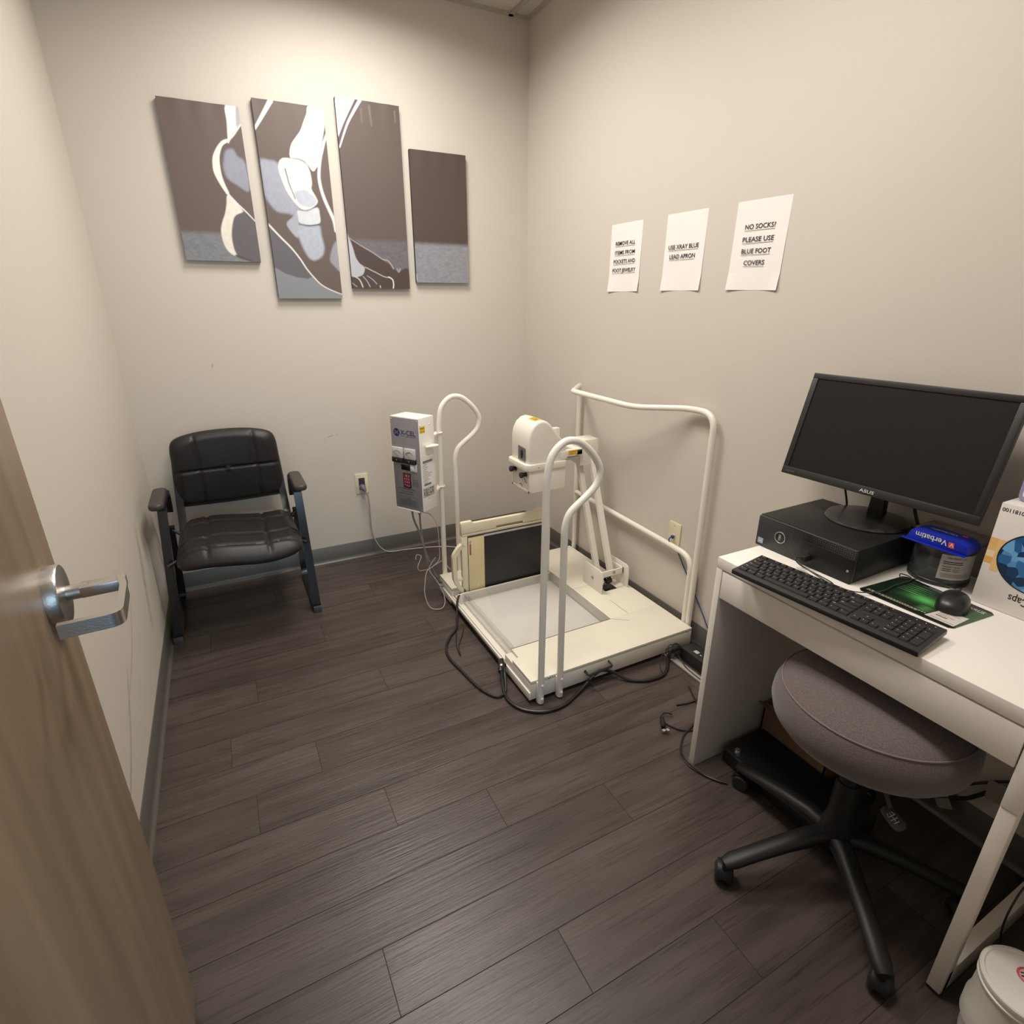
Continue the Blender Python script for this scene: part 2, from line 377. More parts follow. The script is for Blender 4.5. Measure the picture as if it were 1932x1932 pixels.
# door, open against the left wall
HX, HY = -1.905, -2.995; EX, EY = -1.956, -2.077
dv = Vector((EX-HX, EY-HY, 0)); dl = dv.length; du = dv.normalized(); dn = Vector((du.y, -du.x, 0))  # dn points into the room (+x)
if dn.x < 0: dn = -dn
def wood_material():
    m = mat('door_laminate', (.30, .215, .135), .36, spec=.5); nt = m.node_tree; N = nt.nodes; L = nt.links
    tc = N.new('ShaderNodeTexCoord'); mp = N.new('ShaderNodeMapping'); mp.inputs['Scale'].default_value = (14, 14, .9); L.new(tc.outputs['Object'], mp.inputs[0])
    n = N.new('ShaderNodeTexNoise'); n.inputs['Scale'].default_value = 1.5; n.inputs['Detail'].default_value = 5; L.new(mp.outputs[0], n.inputs[0])
    r_ = N.new('ShaderNodeValToRGB'); r_.color_ramp.elements[0].color = (.205, .145, .092, 1); r_.color_ramp.elements[1].color = (.30, .22, .145, 1)
    r_.color_ramp.elements[0].position = .3; r_.color_ramp.elements[1].position = .7
    L.new(n.outputs['Fac'], r_.inputs[0]); L.new(r_.outputs[0], N['Principled BSDF'].inputs['Base Color']); return m
b = MB(); Md = Matrix(((du.x, dn.x, 0, HX), (du.y, dn.y, 0, HY), (0, 0, 1, 0), (0, 0, 0, 1)))
b.box((0, -.044, .01), (dl, 0, 2.08), .0015, M=Md); door = struct(b.build('door_1', wood_material()))
def D(a, n, z): return Vector((HX, HY, 0))+du*a+dn*n+Z*z
LA, LZ = dl-.078, 1.03
b = MB(); b.lathe([(0, 0), (.0445, 0), (.0445, .014), (.043, .017), (.030, .019), (0, .019)], D(LA, 0, LZ), dn, 40); b.build('rose', STEEL, door)
b = MB(); b.lathe([(0, 0), (.011, 0), (.011, .03), (0, .03)], D(LA, .016, LZ), dn, 20)
b.box((LA-.012, .036, LZ-.008), (LA+.012, .092, LZ+.009), .002, M=Md)
b.prism([(0, 0), (.015, 0), (.015, -.014), (.015, -.014)][:3], D(LA, .08, LZ), dn, Z, .0) if False else None
pth = rpath([D(LA+.006, .085, LZ), D(LA-.028, .091, LZ), D(LA-.118, .091, LZ), D(LA-.118, .024, LZ)], [0, .006, .014, 0], 5)
b.tube(pth, (.010, .0045), 4, flat=Z); b.build('door_handle', STEEL, door)
b = MB(); b.box((dl-.0002, -.036, LZ-.05), (dl+.002, -.008, LZ+.05), .0005, M=Md); b.box((dl, -.028, LZ-.012), (dl+.010, -.016, LZ+.012), .002, M=Md); b.build('latch_plate', STEEL, door)
ART_A = [
('f',None,(128,131,136),1712,30),
('p',[(-1508,1867),(-1433,1771),(-1431,1598),(-1471,1601),(-1530,1623),(-1536,1728)],(98,94,98),12),
('p',[(-1528,1865),(-1507,1859),(-1481,1832),(-1470,1807),(-1503,1790),(-1520,1766),(-1536,1705),(-1535,1652),(-1527,1621),(-1555,1634),(-1573,1667),(-1577,1715),(-1568,1752),(-1548,1794),(-1536,1832)],(232,226,215),7),
('p',[(-1513,2054),(-1472,2072),(-1428,2139),(-1429,2062),(-1431,1773),(-1495,1842),(-1521,1877),(-1536,1929),(-1540,1982),(-1531,2025)],(98,86,84),6),
('p',[(-1505,2037),(-1476,2046),(-1462,2021),(-1434,1995),(-1434,1890),(-1477,1907),(-1514,1931),(-1525,1966),(-1518,2005)],(150,152,168),16),
('p',[(-1479,2205),(-1427,2205),(-1427,2156),(-1449,2123),(-1469,2100),(-1490,2065),(-1489,2091),(-1483,2149)],(236,230,220),5),
('p',[(-1440,2203),(-1427,2203),(-1427,2156),(-1448,2129)],(170,172,180),10),
('p',[(-1490,2082),(-1514,2073),(-1538,2048),(-1558,2015),(-1565,1987),(-1566,1952),(-1553,1915),(-1531,1874),(-1518,1873),(-1529,1908),(-1536,1940),(-1537,1982),(-1532,2017),(-1515,2054),(-1493,2070)],(236,230,220),5),
('s',[(-1492,2075),(-1468,2096),(-1445,2123),(-1425,2147)],(225,220,216),5,8,5),
('s',[(-1528,1876),(-1495,1838),(-1459,1803),(-1429,1769)],(222,220,220),4,9,4),
('s',[(-1530,1623),(-1497,1612),(-1467,1600)],(80,72,72),6,8,6)]
ART_B = [
('p',[(-1370,1576),(-1211,1543),(-1163,1498),(-1075,1460),(-1066,1436),(-1375,1436)],(132,134,140),5),
('p',[(-1374,1749),(-1206,1541),(-1370,1577)],(98,94,100),6),
('p',[(-1371,2014),(-1340,2019),(-1299,2009),(-1289,1944),(-1259,1878),(-1225,1839),(-1240,1801),(-1278,1808),(-1327,1814),(-1356,1844),(-1372,1879),(-1373,1937)],(160,162,178),18),
('p',[(-1294,1765),(-1265,1794),(-1237,1819),(-1240,1763),(-1252,1710),(-1274,1728)],(165,168,180),10),
('p',[(-1240,1763),(-1194,1760),(-1147,1765),(-1142,1724),(-1135,1671),(-1147,1635),(-1181,1614),(-1207,1619),(-1228,1652),(-1243,1696),(-1250,1724)],(172,180,192),18),
('p',[(-1236,1824),(-1196,1824),(-1146,1842),(-1139,1811),(-1143,1777),(-1183,1766),(-1233,1770),(-1240,1796)],(205,210,216),7),
('p',[(-1293,2014),(-1272,2032),(-1233,2033),(-1200,2030),(-1172,2012),(-1161,1981),(-1159,1941),(-1164,1917),(-1148,1886),(-1143,1863),(-1174,1837),(-1211,1828),(-1238,1847),(-1268,1887),(-1288,1935),(-1298,1983)],(238,234,228),7),
('p',[(-1241,1900),(-1195,1913),(-1167,1896),(-1145,1868),(-1174,1842),(-1214,1844),(-1236,1866)],(188,194,208),9),
('s',[(-1270,1990),(-1265,1959),(-1261,1933),(-1251,1902),(-1242,1872)],(110,102,100),5,6,4),
('s',[(-1234,1768),(-1194,1763),(-1147,1770)],(80,76,78),3,3,5),
('p',[(-1135,2248),(-1072,2248),(-1069,2216),(-1072,2186),(-1088,2131),(-1104,2081),(-1118,2026),(-1134,2002),(-1146,1991),(-1159,2000),(-1181,2025),(-1209,2035),(-1238,2035),(-1242,2054),(-1230,2090),(-1207,2119),(-1184,2147),(-1165,2184),(-1149,2215)],(238,233,228),4),
('p',[(-1081,2228),(-1074,2203),(-1087,2140),(-1122,2039),(-1143,2010),(-1153,2036),(-1146,2099),(-1121,2167)],(192,198,212),10),
('p',[(-1225,2091),(-1198,2115),(-1208,2075),(-1231,2042),(-1239,2055)],(196,202,216),9),
('s',[(-1233,2035),(-1199,2034),(-1171,2021),(-1159,2000)],(120,112,110),3,2,3),
('s',[(-1069,2142),(-1084,2114),(-1094,2087),(-1108,2049),(-1119,2003),(-1124,1962),(-1119,1916),(-1108,1875),(-1094,1838),(-1076,1791),(-1071,1747)],(216,214,216),7,11,16),
('p',[(-1091,1682),(-1071,1693),(-1069,1572),(-1098,1591),(-1114,1621)],(150,150,160),14),
('s',[(-1295,2245),(-1338,2184),(-1377,2130)],(232,228,224),4,20,9),
('s',[(-1375,1760),(-1327,1706),(-1288,1665),(-1253,1617),(-1228,1573),(-1201,1538),(-1168,1503),(-1122,1478),(-1075,1460)],(226,222,220),4,8,4)]
ART_C = [
('f',None,(108,104,110),1712,34),
('p',[(-1009,1717),(-957,1688),(-891,1651),(-844,1618),(-801,1594),(-775,1569),(-722,1586),(-717,1487),(-1031,1484),(-1033,1661)],(74,62,58),3),
('p',[(-1026,1756),(-1012,1719),(-999,1682),(-988,1634),(-971,1605),(-948,1586),(-957,1556),(-982,1543),(-1009,1542),(-1024,1554),(-1025,1613)],(176,178,184),6),
('p',[(-1012,2303),(-924,2301),(-947,2263),(-979,2207),(-1016,2140)],(236,232,226),3),
('s',[(-916,2298),(-949,2246),(-984,2190),(-1015,2132)],(92,80,76),3,16,10),
('s',[(-902,2298),(-937,2248),(-972,2193),(-1015,2100)],(228,225,222),3,15,6),
('s',[(-1009,1717),(-957,1686),(-896,1654),(-854,1628),(-822,1619),(-799,1584)],(165,165,170),4,3,6),
('s',[(-945,1588),(-898,1567),(-850,1545),(-820,1542)],(185,185,188),3,4,4),
('s',[(-828,1544),(-809,1533),(-804,1512),(-807,1491)],(226,226,228),3,5,6),
('s',[(-1003,1545),(-978,1528),(-965,1495)],(200,200,202),3,4,6),
('s',[(-960,1545),(-941,1523),(-928,1496)],(180,180,184),3,3,4),
('s',[(-938,1548),(-910,1529),(-892,1510)],(170,170,175),3,3,4),
('s',[(-1025,1520),(-995,1496)],(170,170,175),3,3,4),
('s',[(-876,1501),(-874,1493)],(190,190,190),3,5,5),
('s',[(-780,1584),(-772,1569),(-764,1584)],(150,150,158),4,6,8),
('s',[(-862,2280),(-856,2204)],(128,114,108),12,6,4),  # last three streaks: highlights on cloth wrinkles, painted into the print colour
('s',[(-740,2274),(-740,2231)],(130,116,110),10,6,4),
('s',[(-901,2263),(-901,2212)],(120,106,100),12,6,4)]
ART_D = [
('f',None,(142,144,151),1708,30),
('s',[(-688,1576),(-679,1558),(-678,1532)],(222,222,226),3,5,5)]

# ------------------------------------------------------------ canvas prints
def srgb_l(c): return np.array([((v/255)/12.92 if v/255 <= .04045 else ((v/255+.055)/1.055)**2.4) for v in c])
def canvas(label, x0, x1, z0, z1, base, shapes, k=1.0, grp='x-ray canvas prints'):
    th = .024; nx = int((x1-x0)/.0022)+1; nz = int((z1-z0)/.0024)+1
    gx, gz = np.meshgrid(np.linspace(x0, x1, nx), np.linspace(z0, z1, nz)); P = np.stack([gx.ravel()*1000, gz.ravel()*1000], 1)
    C_ = np.tile(srgb_l(base), (len(P), 1))
    rs = np.random.RandomState(3); nse = rs.rand(60, 60)
    def vn(sx, sz):
        a = (P[:, 0]-x0*1000)/sx; c = (P[:, 1]-z0*1000)/sz; i = a.astype(int); j = c.astype(int); fa = a-i; fc = c-j; i %= 59; j %= 59
        return nse[i, j]*(1-fa)*(1-fc)+nse[i+1, j]*fa*(1-fc)+nse[i, j+1]*(1-fa)*fc+nse[i+1, j+1]*fa*fc
    def dist_seg(a, b_):
        a, b_ = np.array(a, float), np.array(b_, float); d = b_-a; t = np.clip(((P-a)@d)/max(d@d, 1e-6), 0, 1); q = P-(a+t[:, None]*d); return np.sqrt((q**2).sum(1)), t
    for s in shapes:
        if s[0] == 'f':
            al = np.clip((s[3]-P[:, 1])/s[4]+.5, 0, 1); al = al*al*(3-2*al); tex = .72+.42*(.6*vn(14, 8)+.4*vn(4, 3)); col = srgb_l(s[2])[None]*tex[:, None]
            C_ = C_*(1-al[:, None])+col*al[:, None]; continue
        pts = [tuple(v) for v in spline([Vector((p[0], p[1], 0)) for p in s[1]], 4, closed=(s[0] == 'p'))]; pts = [(p[0], p[1]) for p in pts]
        if s[0] == 'p':
            dm = np.full(len(P), 1e9); ins = np.zeros(len(P), bool)
            for i in range(len(pts)):
                a, b_ = pts[i], pts[(i+1) % len(pts)]; d, _ = dist_seg(a, b_); dm = np.minimum(dm, d)
                if a[1] != b_[1]:
                    c = ((a[1] > P[:, 1]) != (b_[1] > P[:, 1])) & (P[:, 0] < (b_[0]-a[0])*(P[:, 1]-a[1])/(b_[1]-a[1])+a[0]); ins ^= c
            al = np.clip(np.where(ins, dm, -dm)/s[3]+.5, 0, 1)
            tex = 1-.12*vn(9, 14)*(s[3] > 6)
        else:
            al = np.zeros(len(P)); n = len(pts)-1; tex = 1
            for i in range(n):
                d, t = dist_seg(pts[i], pts[i+1]); w_ = (s[4]+(s[5]-s[4])*(i+t)/n)/2; al = np.maximum(al, np.clip((w_-d)/s[3]+.5, 0, 1))
        al = al*al*(3-2*al); col = srgb_l(s[2])[None]*(tex[:, None] if not np.isscalar(tex) else tex)
        C_ = C_*(1-al[:, None])+col*al[:, None]
    C_ = C_*(1.0*k)
    me = bpy.data.meshes.new('printed_face')
    V = np.stack([gx.ravel(), np.full(gx.size, -th), gz.ravel()], 1); cx, cz = (x0+x1)/2, z0
    # faint creases of the stretched cloth near the top
    V[:, 1] += .0009*np.sin((V[:, 0]-x0)*70)*np.clip((V[:, 2]-(z1-.12))/.12, 0, 1)
    I = np.arange(nx*nz).reshape(nz, nx); F = np.stack([I[:-1, :-1], I[:-1, 1:], I[1:, 1:], I[1:, :-1]], -1).reshape(-1, 4)
    t = thing('canvas_print', label, 'picture', (cx, 0, cz), 0, None)
    V -= np.array([cx, 0, cz]); me.from_pydata(V.tolist(), [], F.tolist())
    ca = me.color_attributes.new('Col', 'FLOAT_COLOR', 'POINT'); ca.data.foreach_set('color', np.c_[np.clip(C_, 0, .85), np.ones(len(C_))].ravel().astype(np.float32))
    me.materials.append(attr_mat('canvas_print_ink', .50, bump=.12, bscale=900, spec=.45)); me.polygons.foreach_set('use_smooth', [True]*len(me.polygons))
    o = bpy.data.objects.new('printed_face', me); COL.objects.link(o); o.parent = t
    MB().box((x0+.0005, -th+.0012, z0+.0005), (x1-.0005, -.001, z1-.0005), .001).build('stretched_edge', mat('canvas_edge_dark', (.035, .03, .03), .7), t)
    return t
canvas('leftmost canvas print, a raised heel above a second heel', -1.735, -1.429, 1.598, 2.206, (100, 86, 82), ART_A)
canvas('tall canvas print of glowing ankle bones and a sole', -1.373, -1.073, 1.440, 2.247, (98, 86, 81), ART_B)
canvas('tall dark canvas print with toes along its lower edge', -1.017, -.717, 1.488, 2.298, (92, 80, 76), ART_C)
canvas('shortest, rightmost canvas print, dark over grey floor', -.678, -.378, 1.520, 2.128, (78, 67, 63), ART_D)

# ------------------------------------------------------------ printed notices on the right wall
def notice(label, y, z, tilt, lines, cap):
    b = MB(); b.use(PAPER); u = Vector((0, -math.cos(tilt), -math.sin(tilt))); v = Vector((0, -math.sin(tilt), math.cos(tilt)))
    o = Vector((0, y, z)); nseg = 10; w2, h2 = .108, .1397
    bb = bmesh.new(); g = []      # the sheet lifts slightly at its lower corners
    for j in range(nseg+1):
        row = []
        for i in range(nseg+1):
            a, c = i/nseg*2-1, j/nseg*2-1
            lift = .0012+.006*max(0, -c-.6)/.4*(abs(a)**3)+.0008*math.sin(a*3+c*2)
            row.append(bb.verts.new(o+u*a*w2+v*c*h2+Vector((-lift, 0, 0))))
        g.append(row)
    for j in range(nseg):
        for i in range(nseg): bb.faces.new((g[j][i], g[j][i+1], g[j+1][i+1], g[j+1][i]))
    b._merge(bb); b.use(INK)
    for ln, u0, wd, v0 in lines:
        p = o+u*u0+v*(v0+.0045)+Vector((-.0032, 0, 0)); b.text(ln, p, u, v, cap/.69, width=wd)
        q = o+u*u0+v*v0+Vector((-.0032, 0, 0)); b.quad([q, q+u*wd, q+u*wd-v*.0012, q-v*.0012])
    ob = b.build('paper_notice', None, None, smooth=0)
    for vv in ob.data.vertices: vv.co -= o
    ob.location = o; return tag(ob, label, 'notice')
notice('white paper notice reading REMOVE ALL ITEMS FROM POCKETS AND FOOT JEWELRY', -.9091, 1.6064, .0038, [('REMOVE ALL', -.0714, .137, .048), ('ITEMS FROM', -.0731, .140, .0107), ('POCKETS AND', -.0789, .152, -.0255), ('FOOT JEWELRY', -.0834, .162, -.062)], .0150)
notice('white paper notice reading USE XRAY BLUE LEAD APRON', -1.2735, 1.6048, .0103, [('USE XRAY BLUE', -.0861, .1646, .008), ('LEAD APRON', -.0753, .139, -.0266)], .0150)
notice('white paper notice reading NO SOCKS? PLEASE USE BLUE FOOT COVERS', -1.6236, 1.6008, .0212, [('NO SOCKS?', -.0636, .1233, .048), ('PLEASE USE', -.0668, .1279, .009), ('BLUE FOOT', -.0646, .1211, -.0275), ('COVERS', -.0473, .086, -.064)], .0142)

# ------------------------------------------------------------ wall plates
t = thing('wall_outlet', 'ivory power outlet low on the back wall', 'outlet', (-1.0677, 0, .452))
c = Vector((-1.0677, 0, .452))
b = MB(); b.prism(rrect(.072, .118, .004, 3), c+Vector((0, 0, 0)), X, Z, .006, .0015); o = b.build('cover_plate', IVORY, t)
b = MB(); b.prism(rrect(.034, .068, .003, 3), c+Vector((0, -.0062, 0)), X, Z, .003, .0008); b.use(INK)
ri = b.build('receptacle', IVORY, t)
b = MB()
for zz in (.018,): b.box((c.x-.008, -.0098, c.z+zz-.004), (c.x-.006, -.0091, c.z+zz+.004)); b.box((c.x+.006, -.0098, c.z+zz-.004), (c.x+.008, -.0091, c.z+zz+.004)); b.box((c.x-.002, -.0098, c.z+zz-.011), (c.x+.002, -.0091, c.z+zz-.008))
b.build('slots', INK, ri)
t = thing('data_plate', 'ivory network wall plate behind the machine side rail', 'wall plate', (0, -1.3955, .452))
c = Vector((0, -1.3955, .452))
b = MB(); b.prism(rrect(.072, .118, .004, 3), c, -Y, Z, .006, .0015); b.build('cover_plate', IVORY, t)
MB().box((-.010, c.y-.009, c.z-.016), (-.004, c.y+.009, c.z+.004), .001).build('jack', mat('jack_ivory', (.6, .53, .38), .4), t)
MB().lathe([(0, 0), (.003, 0), (.002, .001), (0, .0012)], (-.0062, c.y, c.z+.045), (-1, 0, 0), 10).build('screw', STEEL, t)

# ------------------------------------------------------------ the foot x-ray stand
t = thing('xray_machine', 'white standing x-ray platform with tube head, handrails and control box', 'x-ray machine', (-.443, -1.1, 0))
XM = t
x0, x1, y0, y1, T = -.843, -.043, -1.600, -.625, .100
px, pyn, pyb = -.315, -1.380, -.795     # pocket: right edge, near edge, back edge
b = MB()
b.box((x0, y0, .017), (x1, pyn-.002, .086), .002)                         # body: near strip
b.box((px+.002, pyn-.002, .017), (x1, y1, .086), .002)                     # body: right strip
b.box((x0, pyb, .017), (px+.002, y1, .086), .002)                         # body: rear strip
b.box((x0-.006, pyn-.004, .017), (px+.004, pyb+.002, .040), .001)         # pocket pan
b.box((x0-.006, y0, .017), (x0+.002, y1, .050), .001)                     # low lip along the left side
base = b.build('platform_base', WHITE, t)
b = MB()
for lo, hi in (((x0, y0+.0), (x1, pyn)), ((px, pyn), (x1, -1.072)), ((px, -1.0705), (x1, y1)), ((x0, pyb), (px, y1))):
    if lo == (x0, y0+.0):
        b.prism([(x0, y0), (x1, y0), (x1, pyn), (-.812, pyn), (-.812, pyn-.062), (x0, pyn-.068)], (0, 0, .0875), X, Y, T-.0875, .0012)
    else: b.box(lo+(.0875,), hi+(T,), .001)
b.build('deck_board', BOARD, t)
b = MB(); b.use(POCKET); b.box((-.806, pyn+.004, .040), (px-.004, -.855, .052), .001)
b.use(WHITE); b.box((x0, pyn, .040), (-.835, pyb, .058), .001); b.box((-.835, -.86, .040), (px-.002, -.852, .096), .001)
b.box((-.83, -.845, .040), (px, -.800, .062), .001)
b.build('pocket_tray', POCKET, t)
b = MB(); b.box((-.216, -1.376, T-.001), (-.2145, -1.245, T+.0003)); b.box((px, -1.3735, T-.002), (-.3145, -.86, T+.0003)); b.box((-.812, pyn+.0005, T-.002), (px, pyn+.0025, T+.0002)); b.prism([(px, -1.379), (px+.002, -1.379), (-.245, -1.428), (-.2465, -1.4285)], (0, 0, T-.001), X, Y, .0013)
b.each('deck_seam', DARKGAP, t)
b = MB()
for x, z in ((-.765, .093), (-.068, .091), (-.30, .093)): b.lathe([(0, 0), (.0045, 0), (.0035, .002), (0, .002)], (x, y0-.0005, z), (0, -1, 0), 10)
b.each('deck_screw', STEEL, t)
# dark pull handle on the near face
b = MB(); b.tube(rpath([(-.600, y0+.002, .066), (-.600, y0-.028, .062), (-.486, y0-.028, .070), (-.486, y0+.002, .076)], .012, 5), (.0055, .004), 8); b.build('pull_handle', BLKPL, t)

# bent-tube handrails, one on the near face and one on the rear face
def handrail(y, sgn, foot):
    P_ = [(-.809, y, foot), (-.8035, y, .840), (-.801, y, .896), (-.785, y, .963), (-.742, y, 1.003), (-.694, y, 1.003), (-.651, y, .975), (-.611, y, .930), (-.594, y, .889), (-.604, y, .845), (-.636, y, .812), (-.676, y, .783), (-.711, y, .752), (-.7265, y, .705), (-.7275, y, .650), (-.7245, y, foot)]
    pth = [Vector(P_[0])]+spline(P_[1:-1], 7)+[Vector(P_[-1])]
    b = MB(); b.tube(pth, .0125, 16)
    o = b.build('handrail', TUBEW, t)
    b = MB()
    for x in (-.809, -.7245):
        ff = y-sgn*.0; b.box((x-.0135, min(ff, ff+sgn*.013), foot-.001), (x+.0135, max(ff, ff+sgn*.013), foot+.09), .003)
    for x in (-.809, -.7245):
        for z in (.028, .088): b.lathe([(0, 0), (.006, 0), (.006, .003), (.004, .005), (0, .005)], (x, y-sgn*.012, z), (0, -sgn, 0), 8)
    b.each('foot_clamp', WHITE, o)
handrail(-1.6145, 1, .006)
handrail(-.6105, -1, .012)

# guard rail on the wall side: two posts, bulging hand rail, lower rail
xp, yr, yf = -.0285, -.645, -1.562
P_ = [(xp, yf, .02), (xp, yf, 1.022), (xp, -1.425, 1.022), (-.125, -1.195, .999), (-.222, -.868, 1.030), (xp, yr+.008, 1.018), (xp, yr, .02)]
pth = rpath(P_, [0, .10, .05, .06, .022, .026, 0], 8)
b = MB(); b.tube(pth, .0125, 16)
o = b.build('guard_rail', TUBEW, t)
P_ = [(xp, yr, .395), (xp, yr-.04, .433), (xp, -1.46, .413), (xp-.001, -1.534, .33), (xp-.001, -1.5365, .02)]
b = MB(); b.tube(rpath([(xp, yr, .434), (xp, -1.40, .412), (xp, -1.5365, .405), (xp, -1.5365, .02)], [0, .02, .12, 0], 8), .0125, 16); b.build('lower_rail', TUBEW, o)

# swing-arm bracket and the twin links
b = MB()
for xx, ya, yb_ in ((-.222, -1.182, -1.022), (-.067, -1.182, -1.022)):
    b.prism([(0, 0), (.160, 0), (.160, .112), (.140, .118), (.022, .118), (.006, .112), (0, .098)], (xx, ya, T), Y, Z, .006, .001)
b.box((-.216, -1.150, .168), (-.067, -1.142, .198), .001); b.box((-.078, -1.150, .168), (-.070, -1.06, .198), .001); b.box((-.212, -1.150, .168), (-.204, -1.10, .198), .001)
br = b.build('arm_bracket', WHITE, t)
b = MB()
for x, y, z, ax in ((-.2222, -1.105, .158, (-1, 0, 0)), (-.13, -1.1505, .184, (0, -1, 0))):
    b.lathe([(0, 0), (.008, 0), (.008, .003), (.004, .004), (0, .0035)], (x, y, z), ax, 12)
b.tube([(-.216, -1.095, .158), (-.067, -1.095, .158)], .007, 12)
b.each('pivot_bolt', STEEL, br)
b = MB(); b.box((-.185, -1.165, T-.001), (-.115, -1.105, T+.0006)); b.build('spring_slot', BLKGL, br)
b = MB()
cc = []
for i in range(90): a = i/90*2*math.pi*7; cc.append((-.145+.03*i/90-.015, -1.128+.014*math.cos(a), .135+.014*math.sin(a)))
b.tube(cc, .0025, 6); b.tube([(-.17, -1.13, .12), (-.15, -1.135, .15), (-.12, -1.128, .16)], .004, 6); b.build('spring', BLACKM, br)
LK = [((-.165, -1.062, .158), (-.165, -.835, .742)), ((-.125, -1.118, .165), (-.125, -.898, .735))]
for i, (a, c) in enumerate(LK):
    b = MB(); a, c = Vector(a), Vector(c); b.tube([a, c], (.0135, .010), 4, flat=X); b.build('arm_link', WHITE, t)
b = MB()
b.prism([(-.045, -.075), (.045, -.060), (.050, .035), (.038, .052), (-.030, .048), (-.046, .036)], (-.095, -.868, .748), Y, Z, .005, .001)
b.prism([(-.045, -.075), (.045, -.060), (.050, .035), (.038, .052), (-.030, .048), (-.046, .036)], (-.200, -.868, .748), Y, Z, .005, .001)
b.prism([(-.200, .0), (-.095, .0), (-.095, .118), (-.105, .122), (-.190, .122), (-.200, .118)], (0, -.915, .676), X, Z, .004, .001)
b.box((-.200, -.918, .795), (-.095, -.83, .800), .001)
b.build('arm_head_plate', WHITE, t)
# short horizontal yoke from the plate to the tube head
b = MB(); b.box((-.322, -.945, .738), (-.200, -.925, .770), .002); b.box((-.322, -.835, .738), (-.200, -.815, .770), .002); b.box((-.245, -.945, .740), (-.205, -.815, .768), .002)
yk = b.build('yoke', WHITE, t)
b = MB(); b.use(STEEL); b.tube([(-.33, -.935, .728), (-.215, -.935, .728)], .008, 10); b.lathe([(0, 0), (.007, 0), (.007, .01), (0, .012)], (-.205, -.87, .79), (0, 0, 1), 10); b.lathe([(0, 0), (.008, 0), (.008, .006), (0, .007)], (-.318, -.946, .748), (0, -1, 0), 10); b.each('yoke_bolt', STEEL, yk)
YEL = mat('caution_yellow', (.85, .50, .03), .5)
b = MB(); b.use(YEL); b.quad([(-.285, -.9456, .745), (-.235, -.9456, .745), (-.235, -.9456, .766), (-.285, -.9456, .766)])
b.use(INK); b.text('CAUTION', (-.282, -.9459, .757), X, Z, .0075, .044); b.text('X-RAY', (-.280, -.9459, .748), X, Z, .006, .038); b.build('caution_label', None, yk, smooth=0)

# tube head: domed cover, clamp band, collimator box
hx0, hx1, hy0, hy1 = -.505, -.322, -.958, -.785
prof_ = [(-.505, .722), (-.507, .80), (-.506, .845), (-.499, .876), (-.484, .903), (-.460, .921), (-.435, .926), (-.412, .920), (-.392, .904), (-.372, .880), (-.348, .851), (-.318, .820), (-.305, .80), (-.304, .722)]
b = MB(); b.prism([(p[0], p[1]) for p in prof_], (0, hy1, 0), X, Z, hy1-hy0, .012, 4); hd = b.build('tube_head', WHITE, t, smooth=50)
b = MB()
bandp = rrect(.226, .198, .028, 6, ((hx0+hx1)/2-.004+.006, (hy0+hy1)/2)); b.prism(bandp, (0, 0, .700), X, Y, .030, .003)
b.build('clamp_band', WHITE, hd)
b = MB(); b.box((-.340, -.865, .815), (-.285, -.835, .862), .003); b.box((-.335, -.962, .735), (-.300, -.945, .772), .003); b.each('cover_lug', WHITE, hd)
b = MB(); b.prism([(-.035, 0), (.035, 0), (.035, .062), (-.035, .066)], (-.5075, -.895, .737), -Y, Z, .0012)
dp = b.build('dial_plate', mat('dial_metal', (.25, .25, .25), .3, metal=.8), hd)
b = MB(); b.prism([(-.008, .0), (0, -.022), (.008, .0), (.006, .018), (0, .022), (-.006, .018)], (-.5088, -.895, .768), -Y, Z, .004, .001); b.build('pointer', BLKPL, dp)
b = MB(); b.use(YEL)
zt = .9262
b.quad([(-.46, -.93, .9212+.0012), (-.435, -.93, .9262+.0006), (-.435, -.865, .9262+.0006), (-.46, -.865, .9212+.0012)]); b.quad([(-.435, -.93, .9268), (-.412, -.93, .9208), (-.412, -.865, .9208), (-.435, -.865, .9268)])
b.use(INK)
for y in (-.92, -.905, -.885): b.quad([(-.456, y, .9235), (-.436, y, .9274), (-.436, y+.006, .9274), (-.456, y+.006, .9235)])
b.build('warning_label', None, hd, smooth=0)
cx0, cx1, cy0, cy1, cz0, cz1 = -.500, -.308, -.960, -.786, .592, .700
b = MB(); b.box((cx0, cy0, cz0), (cx1, cy1, cz1), .003); b.box((cx0-.003, cy0, cz0), (cx0, cy0+.012, cz1), .001); b.box((cx0-.003, cy1-.012, cz0), (cx0, cy1, cz1), .001); b.box((cx0-.003, cy0, cz0), (cx0, cy1, cz0+.010), .001)
cb = b.build('collimator', WHITE, hd)
b = MB()
for y, z in ((-.925, .688), (-.822, .692)):
    b.lathe([(0, 0), (.010, 0), (.010, .018), (.014, .020), (.014, .030), (.011, .033), (0, .033)], (cx0, y, z-.012), (-1, 0, 0), 12)
b.each('adjusting_knob', BLKPL, hd)
b = MB()
for pts in ([(-.5005, -.800, .672), (-.5005, -.812, .662), (-.5005, -.825, .666), (-.5005, -.832, .676)], [(-.5005, -.905, .655), (-.5005, -.918, .640), (-.5005, -.935, .636)], [(-.5005, -.86, .612), (-.5005, -.872, .619), (-.5005, -.885, .612), (-.5005, -.885, .604)]):
    b.tube(spline(pts, 4), .0012, 5)
for y in (-.90, -.865, -.82): b.lathe([(0, 0), (.0016, 0), (0, .001)], (-.5003, y, .632), (-1, 0, 0), 8)
b.build('scale_marks', INK, cb)
b = MB()
for x, y, z, a in ((-.46, -.9835+.022, .716, 0), (-.40, -.962, .713, 0)): b.lathe([(0, 0), (.0035, 0), (.0025, .002), (0, .002)], (x, hy0-.0135, z), (0, -1, 0), 8)
